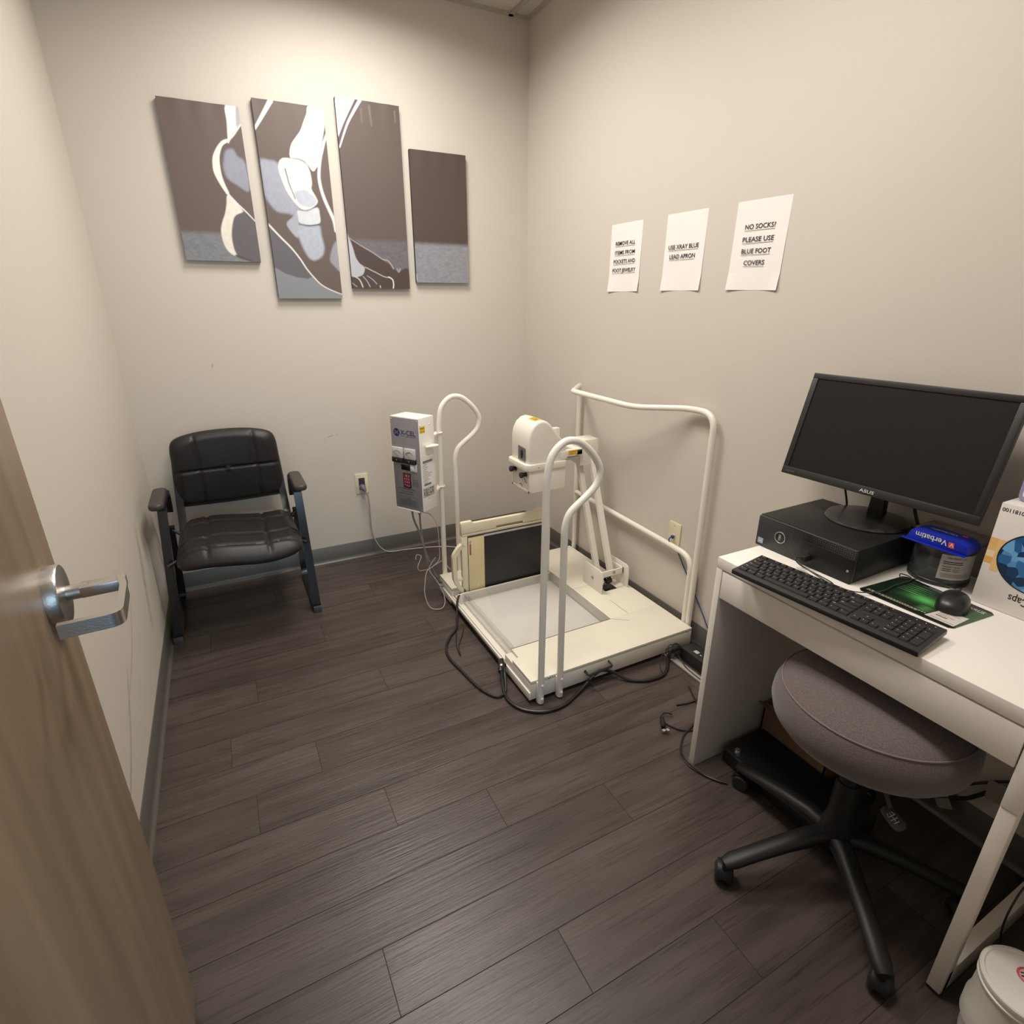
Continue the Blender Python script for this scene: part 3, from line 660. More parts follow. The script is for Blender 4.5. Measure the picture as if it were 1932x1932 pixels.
for y in (-.93, -.83): b.lathe([(0, 0), (.0035, 0), (.0025, .002), (0, .002)], (-.5275, y, .716), (-1, 0, 0), 8)
b.each('band_screw', STEEL, hd)

# control box clamped to the rear handrail
gx, gy, gz, gth, gw, gd, gh = -.9423, -.6386, .5011, -1.0246, .1655, .1085, .4403
Mg = Matrix.Translation((gx, gy, gz)) @ Matrix.Rotation(gth, 4, 'Z')
gu = Mg.to_3x3() @ X; gv = Mg.to_3x3() @ Y
def G(a, c, z): return Mg @ Vector((a, c, z))
b = MB(); b.box((-gw/2, -gd/2+.003, 0), (gw/2, gd/2, gh), .002, M=Mg); b.box((-gw/2+.01, -gd/2-.003, -.006), (gw/2-.02, -gd/2+.006, .0), .001, M=Mg)
gb = b.build('control_box', mat('control_box_white', (.82, .79, .72), .4, bump=.05, bscale=500), t)
GREYP = mat('control_panel_grey', (.245, .235, .25), .42)
b = MB(); b.box((-gw/2+.001, -gd/2, .002), (gw/2-.001, -gd/2+.0035, gh-.004), .0008, M=Mg); fp = b.build('front_panel', GREYP, gb)
def FT(b, s, a, z, size, w): b.text(s, G(a, -gd/2-.0006, z), gu, Z, size, w)
NAVY = mat('navy_print', (.022, .02, .10), .5)
b = MB(); b.use(NAVY); b.lathe([(0, 0), (.0185, 0), (.0185, .0005), (0, .0005)], G(-.047, -gd/2-.0001, .368), -gv, 24)
b.use(GREYP); 
for aa in (35, -35, 145, -145): b.prism([(.001, -.0012), (.013, -.003), (.013, .003), (.001, .0012)], G(-.047, -gd/2-.0008, .368), gu*math.cos(R(aa))+Z*math.sin(R(aa)), -gu*math.sin(R(aa))+Z*math.cos(R(aa)), 0)
b.build('logo_disc', None, gb, smooth=0)
b = MB(); b.use(NAVY); FT(b, 'X-CEL', -.024, .360, .030, .090)
b.use(mat('maroon_print', (.12, .03, .04), .6)); FT(b, 'X-RAY CORPORATION', -.024, .352, .006, .090)
b.use(mat('dark_violet_print', (.055, .04, .075), .6))
FT(b, 'HIGH FREQ GENERATOR', -.062, .098, .0085, .104); FT(b, 'FOOT X-RAY SYSTEM', -.045, .086, .007, .070); FT(b, 'CAUTION: X-RADIATION', -.055, .075, .007, .085)
for a, c in ((-.058, .05), (-.01, .02)):
    pass
for z in (.013, .062): b.quad([G(-.062, -gd/2-.0006, z), G(.055, -gd/2-.0006, z), G(.055, -gd/2-.0006, z+.0008), G(-.062, -gd/2-.0006, z+.0008)])
for a in (-.062, .0545): b.quad([G(a, -gd/2-.0006, .013), G(a+.0008, -gd/2-.0006, .013), G(a+.0008, -gd/2-.0006, .062), G(a, -gd/2-.0006, .062)])
FT(b, 'WARNING', -.018, .052, .006, .032)
for i in range(6): FT(b, 'THIS UNIT MAY BE DANGEROUS TO PATIENT', -.052, .045-i*.0055, .0042, .098)
for i in range(6): FT(b, '--- --', -.070, .170-i*.0085, .006, .016); FT(b, '-- ---', -.046, .170-i*.0085, .006, .014)
for i in range(5): FT(b, 'SELECT TIME'[:8+i], .030, .150-i*.007, .005, .034)
FT(b, 'TIME', -.010, .186, .005, .014)
b.use(STEEL)
for a in (-gw/2+.008, gw/2-.008):
    for z in (.010, .220, gh-.012): b.lathe([(0, 0), (.0028, 0), (.002, .0012), (0, .0014)], G(a, -gd/2-.0003, z), -gv, 8)
b.build('panel_lettering', None, gb, smooth=0)
for a, red in ((-.0445, 0), (.029, 1)):
    b = MB(); b.use(mat('meter_face', (.62, .61, .57), .25, coat=.4)); b.box((a-.0325, -gd/2-.010, .250), (a+.0325, -gd/2, .300), .0025, M=Mg)
    b.use(BLKPL); b.box((a-.0333, -gd/2-.013, .228), (a+.0333, -gd/2, .252), .002, M=Mg)
    b.use(INK); arc = [G(a+.024*math.sin(R(q)), -gd/2-.0105, .262+.022*math.cos(R(q))) for q in range(-65, 66, 10)]; b.tube(arc, .0006, 4); b.tube([G(a-.014, -gd/2-.0105, .272), G(a+.004, -gd/2-.0105, .254)], .0004, 4)
    if red: b.use(mat('red_print', (.45, .05, .04), .6)); b.tube([G(a+.021*math.sin(R(q)), -gd/2-.0106, .262+.019*math.cos(R(q))) for q in range(-60, 20, 10)], .0005, 4)
    b.use(STEEL); b.lathe([(0, 0), (.0035, 0), (0, .002)], G(a-.003, -gd/2-.0132, .240), -gv, 10)
    b.build('analog_meter', None, gb)
MB().box((-.033, -gd/2-.0012, .193), (.024, -gd/2, .219), .0005, M=Mg).build('display_window', mat('display_dark', (.01, .004, .006), .2), gb)
b = MB(); b.box((.024, -gd/2-.004, .192), (.063, -gd/2, .231), .001, M=Mg); b.box((.030, -gd/2-.012, .197), (.050, -gd/2-.003, .221), .003, M=Mg); b.build('power_switch', mat('switch_white', (.68, .68, .64), .35), gb)
b = MB(); b.use(BLKPL); b.box((-.0245, -gd/2-.003, .108), (.0205, -gd/2, .180), .001, M=Mg); b.use(mat('keypad_red', (.20, .02, .02), .4)); b.box((-.0205, -gd/2-.0034, .112), (.0165, -gd/2, .176), .0005, M=Mg)
kp = b.build('keypad', None, gb)
b = MB(); b.use(mat('keypad_legend', (.55, .42, .40), .6))
for i, ch in enumerate('123456789*0#'): b.text(ch, G(-.018+(i % 3)*.0125, -gd/2-.0038, .163-(i//3)*.0155), gu, Z, .012, .007)
b.build('keypad_digits', None, gb, smooth=0)
# right flank labels
sx_ = gw/2+.0006
def S_(a, z): return G(sx_, a, z)
b = MB(); b.use(YEL); b.quad([S_(-.046, .372), S_(-.010, .372), S_(-.010, .402), S_(-.046, .402)]); b.use(INK)
b.text('DANGER', G(sx_+.0003, -.044, .391), gv, Z, .008, .030); b.text('CAUTION', G(sx_+.0003, -.044, .377), gv, Z, .007, .030)
b.build('caution_label', None, gb, smooth=0)
b = MB(); b.use(PAPER); b.quad([S_(-.045, .118), S_(.040, .118), S_(.040, .262), S_(-.045, .262)])
b.use(mat('faded_ink', (.20, .19, .19), .8))
rr_ = random.Random(4)
b.quad([G(sx_+.0003, -.038, .231), G(sx_+.0003, .030, .231), G(sx_+.0003, .030, .243), G(sx_+.0003, -.038, .243)])
for i in range(14):
    z = .224-i*.0075; w_ = .02+rr_.random()*.045; a0 = -.040+(.0 if i % 3 else .004)
    b.quad([G(sx_+.0003, a0, z), G(sx_+.0003, a0+w_, z), G(sx_+.0003, a0+w_, z+.0022), G(sx_+.0003, a0, z+.0022)])
b.quad([G(sx_+.0003, -.034, .123), G(sx_+.0003, .014, .123), G(sx_+.0003, .014, .133), G(sx_+.0003, -.034, .133)])
b.build('data_label', None, gb, smooth=0)
b = MB(); b.use(mat('label_silver', (.45, .44, .40), .5)); b.quad([S_(-.045, .068), S_(.036, .068), S_(.036, .112), S_(-.045, .112)])
b.use(INK)
for i in range(6):
    for j in range(5):
        if rr_.random() > .4: w_ = .006+rr_.random()*.006; a0 = -.040+j*.0145; z = .073+i*.0062; b.quad([G(sx_+.0003, a0, z), G(sx_+.0003, a0+w_, z), G(sx_+.0003, a0+w_, z+.0036), G(sx_+.0003, a0, z+.0036)])
b.use(STEEL)
for a, z in ((-.042, .409), (.022, .405), (-.008, .058), (-.005, .022), (-.033, .020)): b.lathe([(0, 0), (.003, 0), (.002, .002), (0, .002)], S_(a, z), gu, 8)
b.build('rating_label', None, gb, smooth=0)
# bracket and clips to the post
b = MB()
pp = Vector((-.806, -.6105, 0))
for z in (.842, .575):
    q = [pp+Z*z+Vector((.0175*math.cos(R(a)), .0175*math.sin(R(a)), 0)) for a in range(0, 360, 30)]; b.tube(q, (.004, .004), 6, closed=True)
    b.tube([G(gw/2-.012, gd/2-.004, z-gz), pp+Z*z+Vector((-.014, -.010, 0))], (.004, .010), 4, flat=Z)
b.each('post_clip', WHITE, gb)
b = MB(); sh = [G(gw/2, -.010, .305), G(gw/2+.020, -.030, .308), G(gw/2+.055, .012, .312), G(gw/2+.035, .040, .310), G(gw/2, .044, .307)]
bb = bmesh.new(); f = bb.faces.new([bb.verts.new(p) for p in sh]); r_ = bmesh.ops.extrude_face_region(bb, geom=[f]); bmesh.ops.translate(bb, verts=[e for e in r_['geom'] if isinstance(e, bmesh.types.BMVert)], vec=(0, 0, .003)); bmesh.ops.recalc_face_normals(bb, faces=bb.faces); b._merge(bb)
b.tube(spline([G(gw/2, .03, .290), G(gw/2+.022, .02, .272), G(gw/2+.020, -.015, .266), G(gw/2+.002, -.030, .270)], 5), .0014, 5)
b.build('switch_hook', WHITE, gb)
# strain relief block under the box
b = MB(); b.use(mat('relief_grey', (.22, .20, .18), .5)); b.lathe([(0, 0), (.013, 0), (.014, -.014), (.009, -.026), (.008, -.038), (0, -.038)][::-1], G(.012, .0, .0), Z, 12)
b.build('cable_gland', None, gb)

# flat detector panel standing in its slot
t = thing('digital_detector', 'cream flat x-ray detector panel with carry handles standing in the platform slot', 'detector', (-.555, -.83, .062))
ya, yb = -.842, -.820
CREAM = mat('detector_cream', (.74, .67, .50), .5, bump=.04, bscale=400)
b = MB()
z0_, z1_ = .062, .452
# frame bars around the active area, with the handle on the left side
b.box((-.798, ya, .385), (-.312, yb, .402), .002); b.box((-.798, ya, .062), (-.312, yb, .090), .002)
b.prism([(-.800, .395), (-.800, .452), (-.794, .458), (-.745, .458), (-.735, .447), (-.405, .447), (-.395, .456), (-.316, .456), (-.312, .450), (-.312, .395)], (0, yb, 0), X, Z, yb-ya, .003)
b.box((-.800, ya, .090), (-.770, yb, .385), .002); b.box((-.330, ya, .090), (-.312, yb, .385), .002)
fr = b.build('panel_frame', CREAM, t)
b = MB(); pth = [(-.788, yb-.011, .345), (-.815, yb-.011, .325), (-.838, yb-.011, .292), (-.838, yb-.011, .170), (-.822, yb-.011, .128), (-.790, yb-.011, .090)]
b.tube(rpath(pth, .012, 4), (.011, .010), 4, flat=Y); b.box((-.829, ya+.002, .155), (-.790, yb-.002, .168), .002); b.build('side_handle', CREAM, t)
b = MB(); b.box((-.618, ya-.0006, .398), (-.472, ya+.001, .412), .0004); b.build('grip_slot', mat('slot_shade', (.20, .17, .12), .8), t)  # flat darker strip: shade inside the hand hole put into the colour
b = MB(); b.box((-.616, ya-.004, .394), (-.474, ya+.002, .400), .0015); b.build('grip_lip', CREAM, t)
STRIP = mat('detector_strip', (.72, .60, .34), .5)
b = MB(); b.use(STRIP); b.box((-.768, ya-.0015, .088), (-.684, ya+.004, .375), .001); b.use(STEEL); b.lathe([(0, 0), (.0065, 0), (.0065, .001), (.004, .0012), (0, .0012)], (-.757, ya-.0015, .352), (0, -1, 0), 16); b.use(mat('red_tape', (.35, .10, .07), .6)); b.box((-.7615, ya-.0022, .285), (-.7535, ya, .342)); b.use(mat('pale_sticker', (.72, .78, .40), .5)); b.box((-.722, ya-.0022, .108), (-.714, ya, .122))
b.build('connector_strip', None, t)
b = MB(); b.use(mat('detector_lilac', (.52, .48, .50), .45)); b.box((-.684, ya-.0012, .368), (-.330, ya+.002, .378), .0006); b.use(mat('detector_black', (.013, .011, .011), .38)); b.box((-.684, ya-.0012, .088), (-.330, ya+.002, .368), .0006)
b.build('active_area', None, t)
b = MB(); b.use(DARKGAP); b.box((-.7705, ya-.0008, .088), (-.768, ya, .378)); b.box((-.7705, ya-.0008, .376), (-.330, ya, .3785)); b.build('seam', None, t, smooth=0)

# clear acrylic step box over the pocket
t = thing('acrylic_cover', 'clear acrylic step box lying in the platform pocket', 'cover', (-.563, -1.115, .052))
b = MB(); ax0, ax1, ay0, ay1, az0, az1 = -.8115, -.3175, -1.3775, -.8625, .0525, .100
b.box((ax0, ay0, az1-.006), (ax1, ay1, az1), .0015); tp = b.build('top_sheet', CLEAR, t)
for nm, lo, hi in (('side_wall', (ax0, ay0, az0), (ax0+.007, ay1, az1-.006)), ('side_wall', (ax1-.005, ay0, az0), (ax1, ay1, az1-.006)), ('side_wall', (ax0+.007, ay0, az0), (ax1-.005, ay0+.006, az1-.006)), ('side_wall', (ax0+.007, ay1-.006, az0), (ax1-.005, ay1, az1-.006))):
    MB().box(lo, hi, .0008).build(nm, CLEAR, t)
MB().box((ax0+.018, ay0+.02, az0), (ax0+.023, ay1-.02, az1-.008), .0008).build('inner_rib', CLEAR, t)

# ------------------------------------------------------------ guest chair
CXc = -1.728
t = thing('guest_chair', 'black leatherette guest chair with sled arms in the back left corner', 'chair', (CXc, -.36, 0))
def cushion(poly, nrm_o, u, v, th, seams_u, seams_v, crown, name, depth_fn=None, res=44, gd=.010, lip=.0):
    """upholstered slab: outline poly in (u,v); grooves along the given lines; closed mesh with rounded rim"""
    us = [p[0] for p in poly]; vs_ = [p[1] for p in poly]; cu, cv = (min(us)+max(us))/2, (min(vs_)+max(vs_))/2
    o, u, v = Vector(nrm_o), Vector(u), Vector(v); w = u.cross(v)
    n = len(poly); ringsN = 26
    bm = bmesh.new(); rings = []
    def height(a, c, k):
        rim = max(0, 1-k); h = th*(1-(k**6)*.999)**.5 if k < 1 else 0
        h = th*min(1, (max(0, 1-k)/.16))**.5 if k > .84 else th
        h += crown*(1-k*k)
        e = min(1, max(0, (1-k)/.10))
        for s in seams_u: h -= gd*e*math.exp(-((a-s)/.006)**2)
        for s in seams_v: h -= gd*e*math.exp(-((c-s)/.006)**2)
        return h
    pl = [Vector(((p[0]-cu), (p[1]-cv))) for p in poly]
    for j in range(ringsN+1):
        k = (j/ringsN); k = 1-(1-k)**1.35 if j else 0
        ring = []
        if j == 0: ring = [bm.verts.new(o+u*cu+v*cv+w*height(cu, cv, 0))]
        else:
            for p in pl:
                a, c = cu+p.x*k, cv+p.y*k
                q = o+u*a+v*c+w*height(a, c, k)
                if depth_fn: q = q+w*depth_fn(a, c)
                ring.append(bm.verts.new(q))
        rings.append(ring)
    back = [bm.verts.new(o+u*(cu+p.x*.97)+v*(cv+p.y*.97)-w*.012+(w*depth_fn(cu+p.x, cv+p.y) if depth_fn else w*0)) for p in pl]
    rings.append(back)
    for A, B in zip(rings, rings[1:]):
        if len(A) == 1:
            for i in range(n): bm.faces.new((A[0], B[i], B[(i+1) % n]))
        else:
            for i in range(n): bm.faces.new((A[i], B[i], B[(i+1) % n], A[(i+1) % n]))
    bm.faces.new(list(reversed(back))); bmesh.ops.recalc_face_normals(bm, faces=bm.faces)
    b = MB(); b.use(VINYL); b._merge(bm); return b
def dense(poly, n=220):
    P_ = [Vector((p[0], p[1], 0)) for p in poly]; L_ = [0]
    for i in range(len(P_)): L_.append(L_[-1]+(P_[(i+1) % len(P_)]-P_[i]).length)
    out = []
    for k in range(n):
        d = L_[-1]*k/n
        for i in range(len(P_)):
            if L_[i+1] >= d: f = (d-L_[i])/max(1e-9, L_[i+1]-L_[i]); q = P_[i].lerp(P_[(i+1) % len(P_)], f); out.append((q.x, q.y)); break
    return out
# back: outline in (x, z)
bo = [(-.235, .492), (-.246, .53), (-.238, .70), (-.232, .785), (-.205, .825), (-.12, .846), (0, .852), (.12, .846), (.205, .825), (.232, .785), (.238, .70), (.246, .53), (.235, .492), (.18, .482), (0, .474), (-.18, .482)]
bo = [(p[0]*.995+.004, p[1]) for p in bo]
bo = dense([(p.x, p.y) for p in spline([Vector((p[0], p[1], 0)) for p in bo], 5, closed=True)])
b = cushion(bo, (CXc, -.085, 0), X, Z, .042, [-.122, .130], [.668], .012, 'backrest', depth_fn=lambda a, c: .10*(a*a)/.06*.25-(.85-c)*.06, gd=.009)
b.build('backrest', None, t, smooth=80)
so = [(-.235, -.20), (-.205, -.18), (0, -.172), (.205, -.18), (.235, -.20), (.247, -.35), (.250, -.52), (.246, -.62), (.215, -.662), (.11, -.680), (0, -.684), (-.11, -.680), (-.215, -.662), (-.246, -.62), (-.250, -.52), (-.247, -.35)]
so = dense([(p.x, p.y) for p in spline([Vector((p[0]+.002, p[1], 0)) for p in so], 5, closed=True)])
b = cushion(so, (CXc, 0, .402), X, Y, .050, [-.125, .112], [-.31, -.505, -.62], .010, 'seat', depth_fn=lambda a, c: -.010*max(0, (-c-.60)/.08)**2+.012*math.sin((a+.25)*12.5), gd=.010)
b.build('seat', None, t, smooth=80)
for s in (-1, 1):
    xt = CXc+s*.262; xb_ = CXc+s*.2975; 
    if s < 0: xt, xb_ = -1.998, -2.0430
    else: xt, xb_ = -1.455, -1.4480
    def L_(y, z): return Vector((xt+(xb_-xt)*(1-z/.62), y, z))
    # loop: arm top - front upright - floor runner - rear upright
    pth = rpath([L_(-.16, .50), L_(-.20, .600), L_(-.28, .628), L_(-.42, .628), L_(-.445, .60), L_(-.528, .018), L_(-.10, .018), L_(-.115, .10), L_(-.215, .44)], [0, .04, .03, .035, .02, .03, .05, .02, 0], 6)
    b = MB(); b.tube(pth, (.0175, .0105), 4, flat=X)
    o = b.build('side_frame', mat('black_tube_enamel', (.012, .012, .013), .22, coat=.3), t, smooth=20)
    b = MB(); b.box((xb_-.0185, -.5445, 0), (xb_+.0185, -.508, .030), .002); b.box((xb_-.014, -.13, 0), (xb_+.014, -.10, .010), .002); b.each('rubber_foot', mat('rubber_grey', (.06, .055, .06), .7), o)
    b = MB(); pr_ = rrect(.056, .265, .026, 6); b.prism([(p[0], p[1]) for p in pr_], (xt+s*.006, -.445, .636), X, Y, .026, .009, 3); b.build('armrest', mat('armrest_vinyl', (.045, .036, .034), .48, bump=.1, bscale=500), t)
    # bracket tying the frame to seat and back
    b = MB(); b.tube([Vector((CXc+s*.225, -.40, .39)), Vector((CXc+s*.262, -.40, .39)), L_(-.40, .40)], (.012, .006), 4, flat=Z) if False else None
    b.tube(rpath([Vector((CXc+s*.235, -.52, .388)), Vector((CXc+s*.235, -.19, .388)), Vector((CXc+s*.232, -.105, .52)), Vector((CXc+s*.215, -.075, .74))], .06, 5), (.016, .013), 4, flat=X)
    b.tube([Vector((CXc+s*.235, -.50, .386)), L_(-.527, .37)], (.008, .010), 6); b.tube([Vector((CXc+s*.235, -.22, .386)), L_(-.212, .43)], (.008, .010), 6)
    b.build('seat_bracket', BLACKM, t, smooth=20)
b = MB(); b.box((CXc-.21, -.60, .386), (CXc+.215, -.22, .392), .002); b.build('seat_pan', BLACKM, t)

# ------------------------------------------------------------ round task stool at the desk
SXc, SYc = -.446, -2.526
t = thing('task_stool', 'wheeled stool with a round grey mesh seat pushed under the desk', 'stool', (SXc, SYc, 0))
def mesh_material():
    m = mat('grey_spacer_mesh', (.155, .125, .122), .85, sheen=.3); nt = m.node_tree; N = nt.nodes; L = nt.links
    tc = N.new('ShaderNodeTexCoord'); mp = N.new('ShaderNodeMapping'); mp.inputs['Scale'].default_value = (1, 1, 1.6); L.new(tc.outputs['Object'], mp.inputs[0])
    v = N.new('ShaderNodeTexVoronoi'); v.inputs['Scale'].default_value = 420; L.new(mp.outputs[0], v.inputs[0])
    r_ = N.new('ShaderNodeValToRGB'); r_.color_ramp.elements[0].color = (.038, .030, .0295, 1); r_.color_ramp.elements[1].color = (.135, .106, .103, 1); r_.color_ramp.elements[0].position = .12; r_.color_ramp.elements[1].position = .5
    L.new(v.outputs['Distance'], r_.inputs[0]); L.new(r_.outputs[0], N['Principled BSDF'].inputs['Base Color'])
    bp_ = N.new('ShaderNodeBump'); bp_.inputs['Strength'].default_value = .5; bp_.inputs['Distance'].default_value = .001; L.new(v.outputs['Distance'], bp_.inputs['Height']); L.new(bp_.outputs[0], N['Principled BSDF'].inputs['Normal']); return m
MESHM = mesh_material()
b = MB(); sc = (SXc+.014, SYc+.004, 0)
b.lathe([(0, .428), (.12, .428), (.160, .432), (.188, .444), (.205, .466), (.2115, .492), (.209, .520), (.196, .548), (.1925, .551), (.178, .562), (.14, .572), (.07, .577), (0, .578)], sc, Z, 64, sx=.985, sy=1.03)
seat = b.build('seat', MESHM, t, smooth=60)
b = MB(); ring = [(sc[0]+.1955*.985*math.cos(R(a)), sc[1]+.1955*1.03*math.sin(R(a)), .5495) for a in range(0, 360, 5)]; b.tube(ring, .0022, 6, closed=True); b.build('piping', mat('grey_piping', (.19, .155, .15), .8), seat)
b = MB(); b.box((SXc-.09, SYc-.09, .405), (SXc+.09, SYc+.09, .433), .008); b.box((SXc-.045, SYc-.07, .372), (SXc+.045, SYc+.06, .410), .008); b.build('seat_mechanism', BLKPL, t)
b = MB(); b.lathe([(0, .19), (.0165, .19), (.0165, .38), (0, .38)], (SXc, SYc, 0), Z, 24); b.build('gas_lift', BLACKM, t)
b = MB(); b.lathe([(0, .10), (.040, .10), (.038, .15), (.030, .19), (.028, .30), (.024, .30), (.024, .345), (0, .345)], (SXc, SYc, 0), Z, 28); b.build('lift_cover', BLKPL, t)
for k in range(5):
    a = R(90+72*k); d = Vector((math.cos(a), math.sin(a), 0)); s = Vector((-d.y, d.x, 0)); o_ = Vector((SXc, SYc, 0))
    P_ = [o_+d*.02+Z*.118, o_+d*.07+Z*.122, o_+d*.14+Z*.112, o_+d*.22+Z*.094, o_+d*.285+Z*.078, o_+d*.306+Z*.072]
    b = MB(); b.tube(P_, [(.027, .024), (.026, .022), (.024, .018), (.0225, .015), (.023, .013), (.016, .010)], 14, flat=s); b.build('base_arm', BLKPL2, t, smooth=60)
    wd = R(90+72*k+[20, 60, -35, 25, 110][k]); wv = Vector((math.cos(wd), math.sin(wd), 0)); ws = Vector((-wv.y, wv.x, 0)); c_ = o_+d*.300-wv*.012+Z*.0255
    b = MB()
    for q in (-1, 1): b.lathe([(0, 0), (.020, 0), (.0255, .003), (.0255, .014), (.021, .018), (0, .019)], c_+ws*(q*.004), ws*q, 24)
    cs = b.build('caster', BLKPL, t)
    b = MB(); arc = [c_+wv*.029*math.cos(R(e))+Z*.029*math.sin(R(e)) for e in range(10, 175, 15)]; b.tube(arc, (.018, .0022), 8, flat=ws); b.tube([o_+d*.300+Z*.040, o_+d*.300+Z*.074], .0075, 10); b.build('hood', BLKPL2, cs)
b = MB(); b.tube([(SXc-.03, SYc-.04, .392), (-.474, -2.612, .372), (-.488, -2.640, .345)], .005, 8)
b.use(mat('lever_grey', (.045, .045, .046), .5))
lo = Vector((-.497, -2.655, .333)); lu = Vector((-.30, -.80, -.10)).normalized(); lv = Vector((.75, -.30, .55)); lv = (lv-lu*lv.dot(lu)).normalized()
b.prism([(p[0], p[1]) for p in rrect(.058, .030, .013, 5)], lo, lu, lv, .007, .002); 
b.use(mat('lever_symbol', (.42, .42, .41), .6)); w_ = lu.cross(lv)
for sg in ([(-.012, 0), (.010, 0)], [(-.004, -.008), (-.004, .008)], [(.004, -.008), (.004, .008)], [(-.012, -.004), (-.004, -.008)], [(-.012, .004), (-.004, .008)], [(.012, -.006), (.012, .006)]):
    b.tube([lo+lu*p[0]+lv*p[1]+w_*.0072 for p in sg], .0007, 4)
    b.tube([lo+lu*p[0]+lv*p[1]-w_*.0003 for p in sg], .0007, 4)
b.build('height_lever', None, t)

# ------------------------------------------------------------ small white desk
t = thing('desk', 'small white desk with one drawer and a metal end leg against the right wall', 'desk', (-.265, -2.46, 0))
dx0, dx1, dy0, dy1 = -.5157, -.016, -2.837, -2.086
b = MB(); b.box((dx0, dy0, .7175), (dx1, dy1, .75), .0012); b.build('desktop', DESKW, t)
b = MB(); b.box((dx0, dy1-.0205, .0), (dx1, dy1, .7165), .001); b.build('side_panel', DESKW, t)
dr = MB().box((dx0+.001, -2.806, .629), (dx0+.017, -2.1085, .713), .001).build('drawer', DESKW, t)
b = MB(); b.box((dx0+.017, -2.795, .64), (dx1-.08, -2.12, .644)); b.box((dx0+.017, -2.13, .644), (dx1-.08, -2.118, .70)); b.box((dx0+.017, -2.797, .644), (dx1-.08, -2.785, .70)); b.build('drawer_box', DESKW, dr)
b = MB(); b.box((dx0+.003, dy0+.001, .539), (dx1, -2.8085, .7165), .001); b.build('end_panel', DESKW, t)
LEGW = mat('leg_white_powder', (.72, .665, .60), .45)
b = MB(); b.box((dx0+.0045, dy0+.001, .010), (dx0+.030, -2.8085, .5375), .002); b.box((dx0+.012, dy0+.001, .010), (dx1-.004, -2.8085, .078), .002); b.box((dx1-.03, dy0+.001, .010), (dx1-.004, -2.8085, .5375), .002)
lg = b.build('leg', LEGW, t)
b = MB(); b.box((dx0+.006, dy0+.002, 0), (dx0+.05, -2.8095, .011), .001); b.box((dx1-.05, dy0+.002, 0), (dx1-.006, -2.8095, .011), .001); b.each('leg_cap', BLKPL, lg)
b = MB(); b.box((dx1-.02, -2.807, .58), (dx1-.004, -2.1075, .7165), .001); b.build('rear_rail', DESKW, t)

# ------------------------------------------------------------ desktop computer
PCM = Matrix.Translation((-.2026, -2.2131, .75)) @ Matrix.Rotation(-1.5535, 4, 'Z')
pu, pv = PCM.to_3x3() @ X, PCM.to_3x3() @ Y
def Pc(a, c, z): return PCM @ Vector((a, c, z))
t = thing('desktop_computer', 'black small desktop computer lying under the monitor', 'computer', (-.2026, -2.2131, .75), 0)
pw, pd, ph = .2925, .292, .0935
PCB = mat('pc_black_steel', (.010, .0095, .0095), .45, bump=.15, bscale=700, spec=.35)
b = MB(); b.box((-pw/2, -pd/2+.010, .003), (pw/2, pd/2, ph), .0015, M=PCM); b.build('case', PCB, t)
b = MB(); b.box((-pw/2+.001, -pd/2, .0), (pw/2-.001, -pd/2+.012, ph-.001), .004, M=PCM)
def hex_material():
    m = mat('pc_grille', (.012, .012, .012), .4); nt = m.node_tree; N = nt.nodes; L = nt.links
    tc = N.new('ShaderNodeTexCoord'); v = N.new('ShaderNodeTexVoronoi'); v.feature = 'F1'; v.inputs['Scale'].default_value = 175; v.inputs['Randomness'].default_value = .0
    L.new(tc.outputs['Object'], v.inputs[0]); r_ = N.new('ShaderNodeValToRGB'); r_.color_ramp.elements[0].position = .45; r_.color_ramp.elements[1].position = .55
    r_.color_ramp.elements[0].color = (.05, .05, .05, 1); r_.color_ramp.elements[1].color = (.002, .002, .002, 1); L.new(v.outputs['Distance'], r_.inputs[0]); L.new(r_.outputs[0], N['Principled BSDF'].inputs['Base Color'])
    bp_ = N.new('ShaderNodeBump'); bp_.inputs['Strength'].default_value = .8; bp_.inputs['Distance'].default_value = .002; L.new(r_.outputs[0], bp_.inputs['Height']); L.new(bp_.outputs[0], N['Principled BSDF'].inputs['Normal']); return m
gr = b.build('front_grille', hex_material(), t)
b = MB(); b.prism([(-.002, 0), (.1445, 0), (.1445, .064), (.014, .066), (.0, .055)], Pc(0, -pd/2-.0002, .001), pu, Z, .0035, .001); b.prism([(.006, .0655), (.1445, .0635), (.1445, .066), (.006, .068)], Pc(0, -pd/2-.0002, .001), pu, Z, .0042, .0004)
b.build('drive_cover', PCB, t)
b = MB(); b.use(mat('badge_silver', (.42, .42, .42), .35, metal=.6)); cc = Pc(-.067, -pd/2-.0015, .0495)
b.tube([cc+pu*.0158*math.cos(R(a))+Z*.0158*math.sin(R(a)) for a in range(0, 360, 12)], .0016, 6, closed=True)
b.use(mat('badge_black', (.012, .012, .012), .3)); b.lathe([(0, 0), (.015, 0), (.015, .0008), (0, .001)], cc, -pv, 28)
b.use(mat('badge_letters', (.55, .55, .55), .4)); b.text('DELL', cc-pv*.0014+Z*.0095-pu*.0035, -Z, pu, .0095, .0185)
b.build('badge', None, t, smooth=0)
b = MB(); b.use(mat('sticker_blue_grey', (.36, .45, .58), .4)); b.prism(rrect(.0175, .0165, .001, 2, (0, 0)), Pc(-.128, -pd/2-.0001, .0185), pu, Z, .0006)
b.use(PAPER); b.text('intel', Pc(-.134, -pd/2-.001, .017), pu, Z, .005, .011); b.build('processor_sticker', None, t, smooth=0)
b = MB(); b.lathe([(0, 0), (.0035, 0), (.003, .0015), (0, .0018)], Pc(.134, -pd/2-.0035, .034), -pv, 14); b.build('power_button', mat('button_grey', (.3, .3, .3), .3), t)
b = MB()
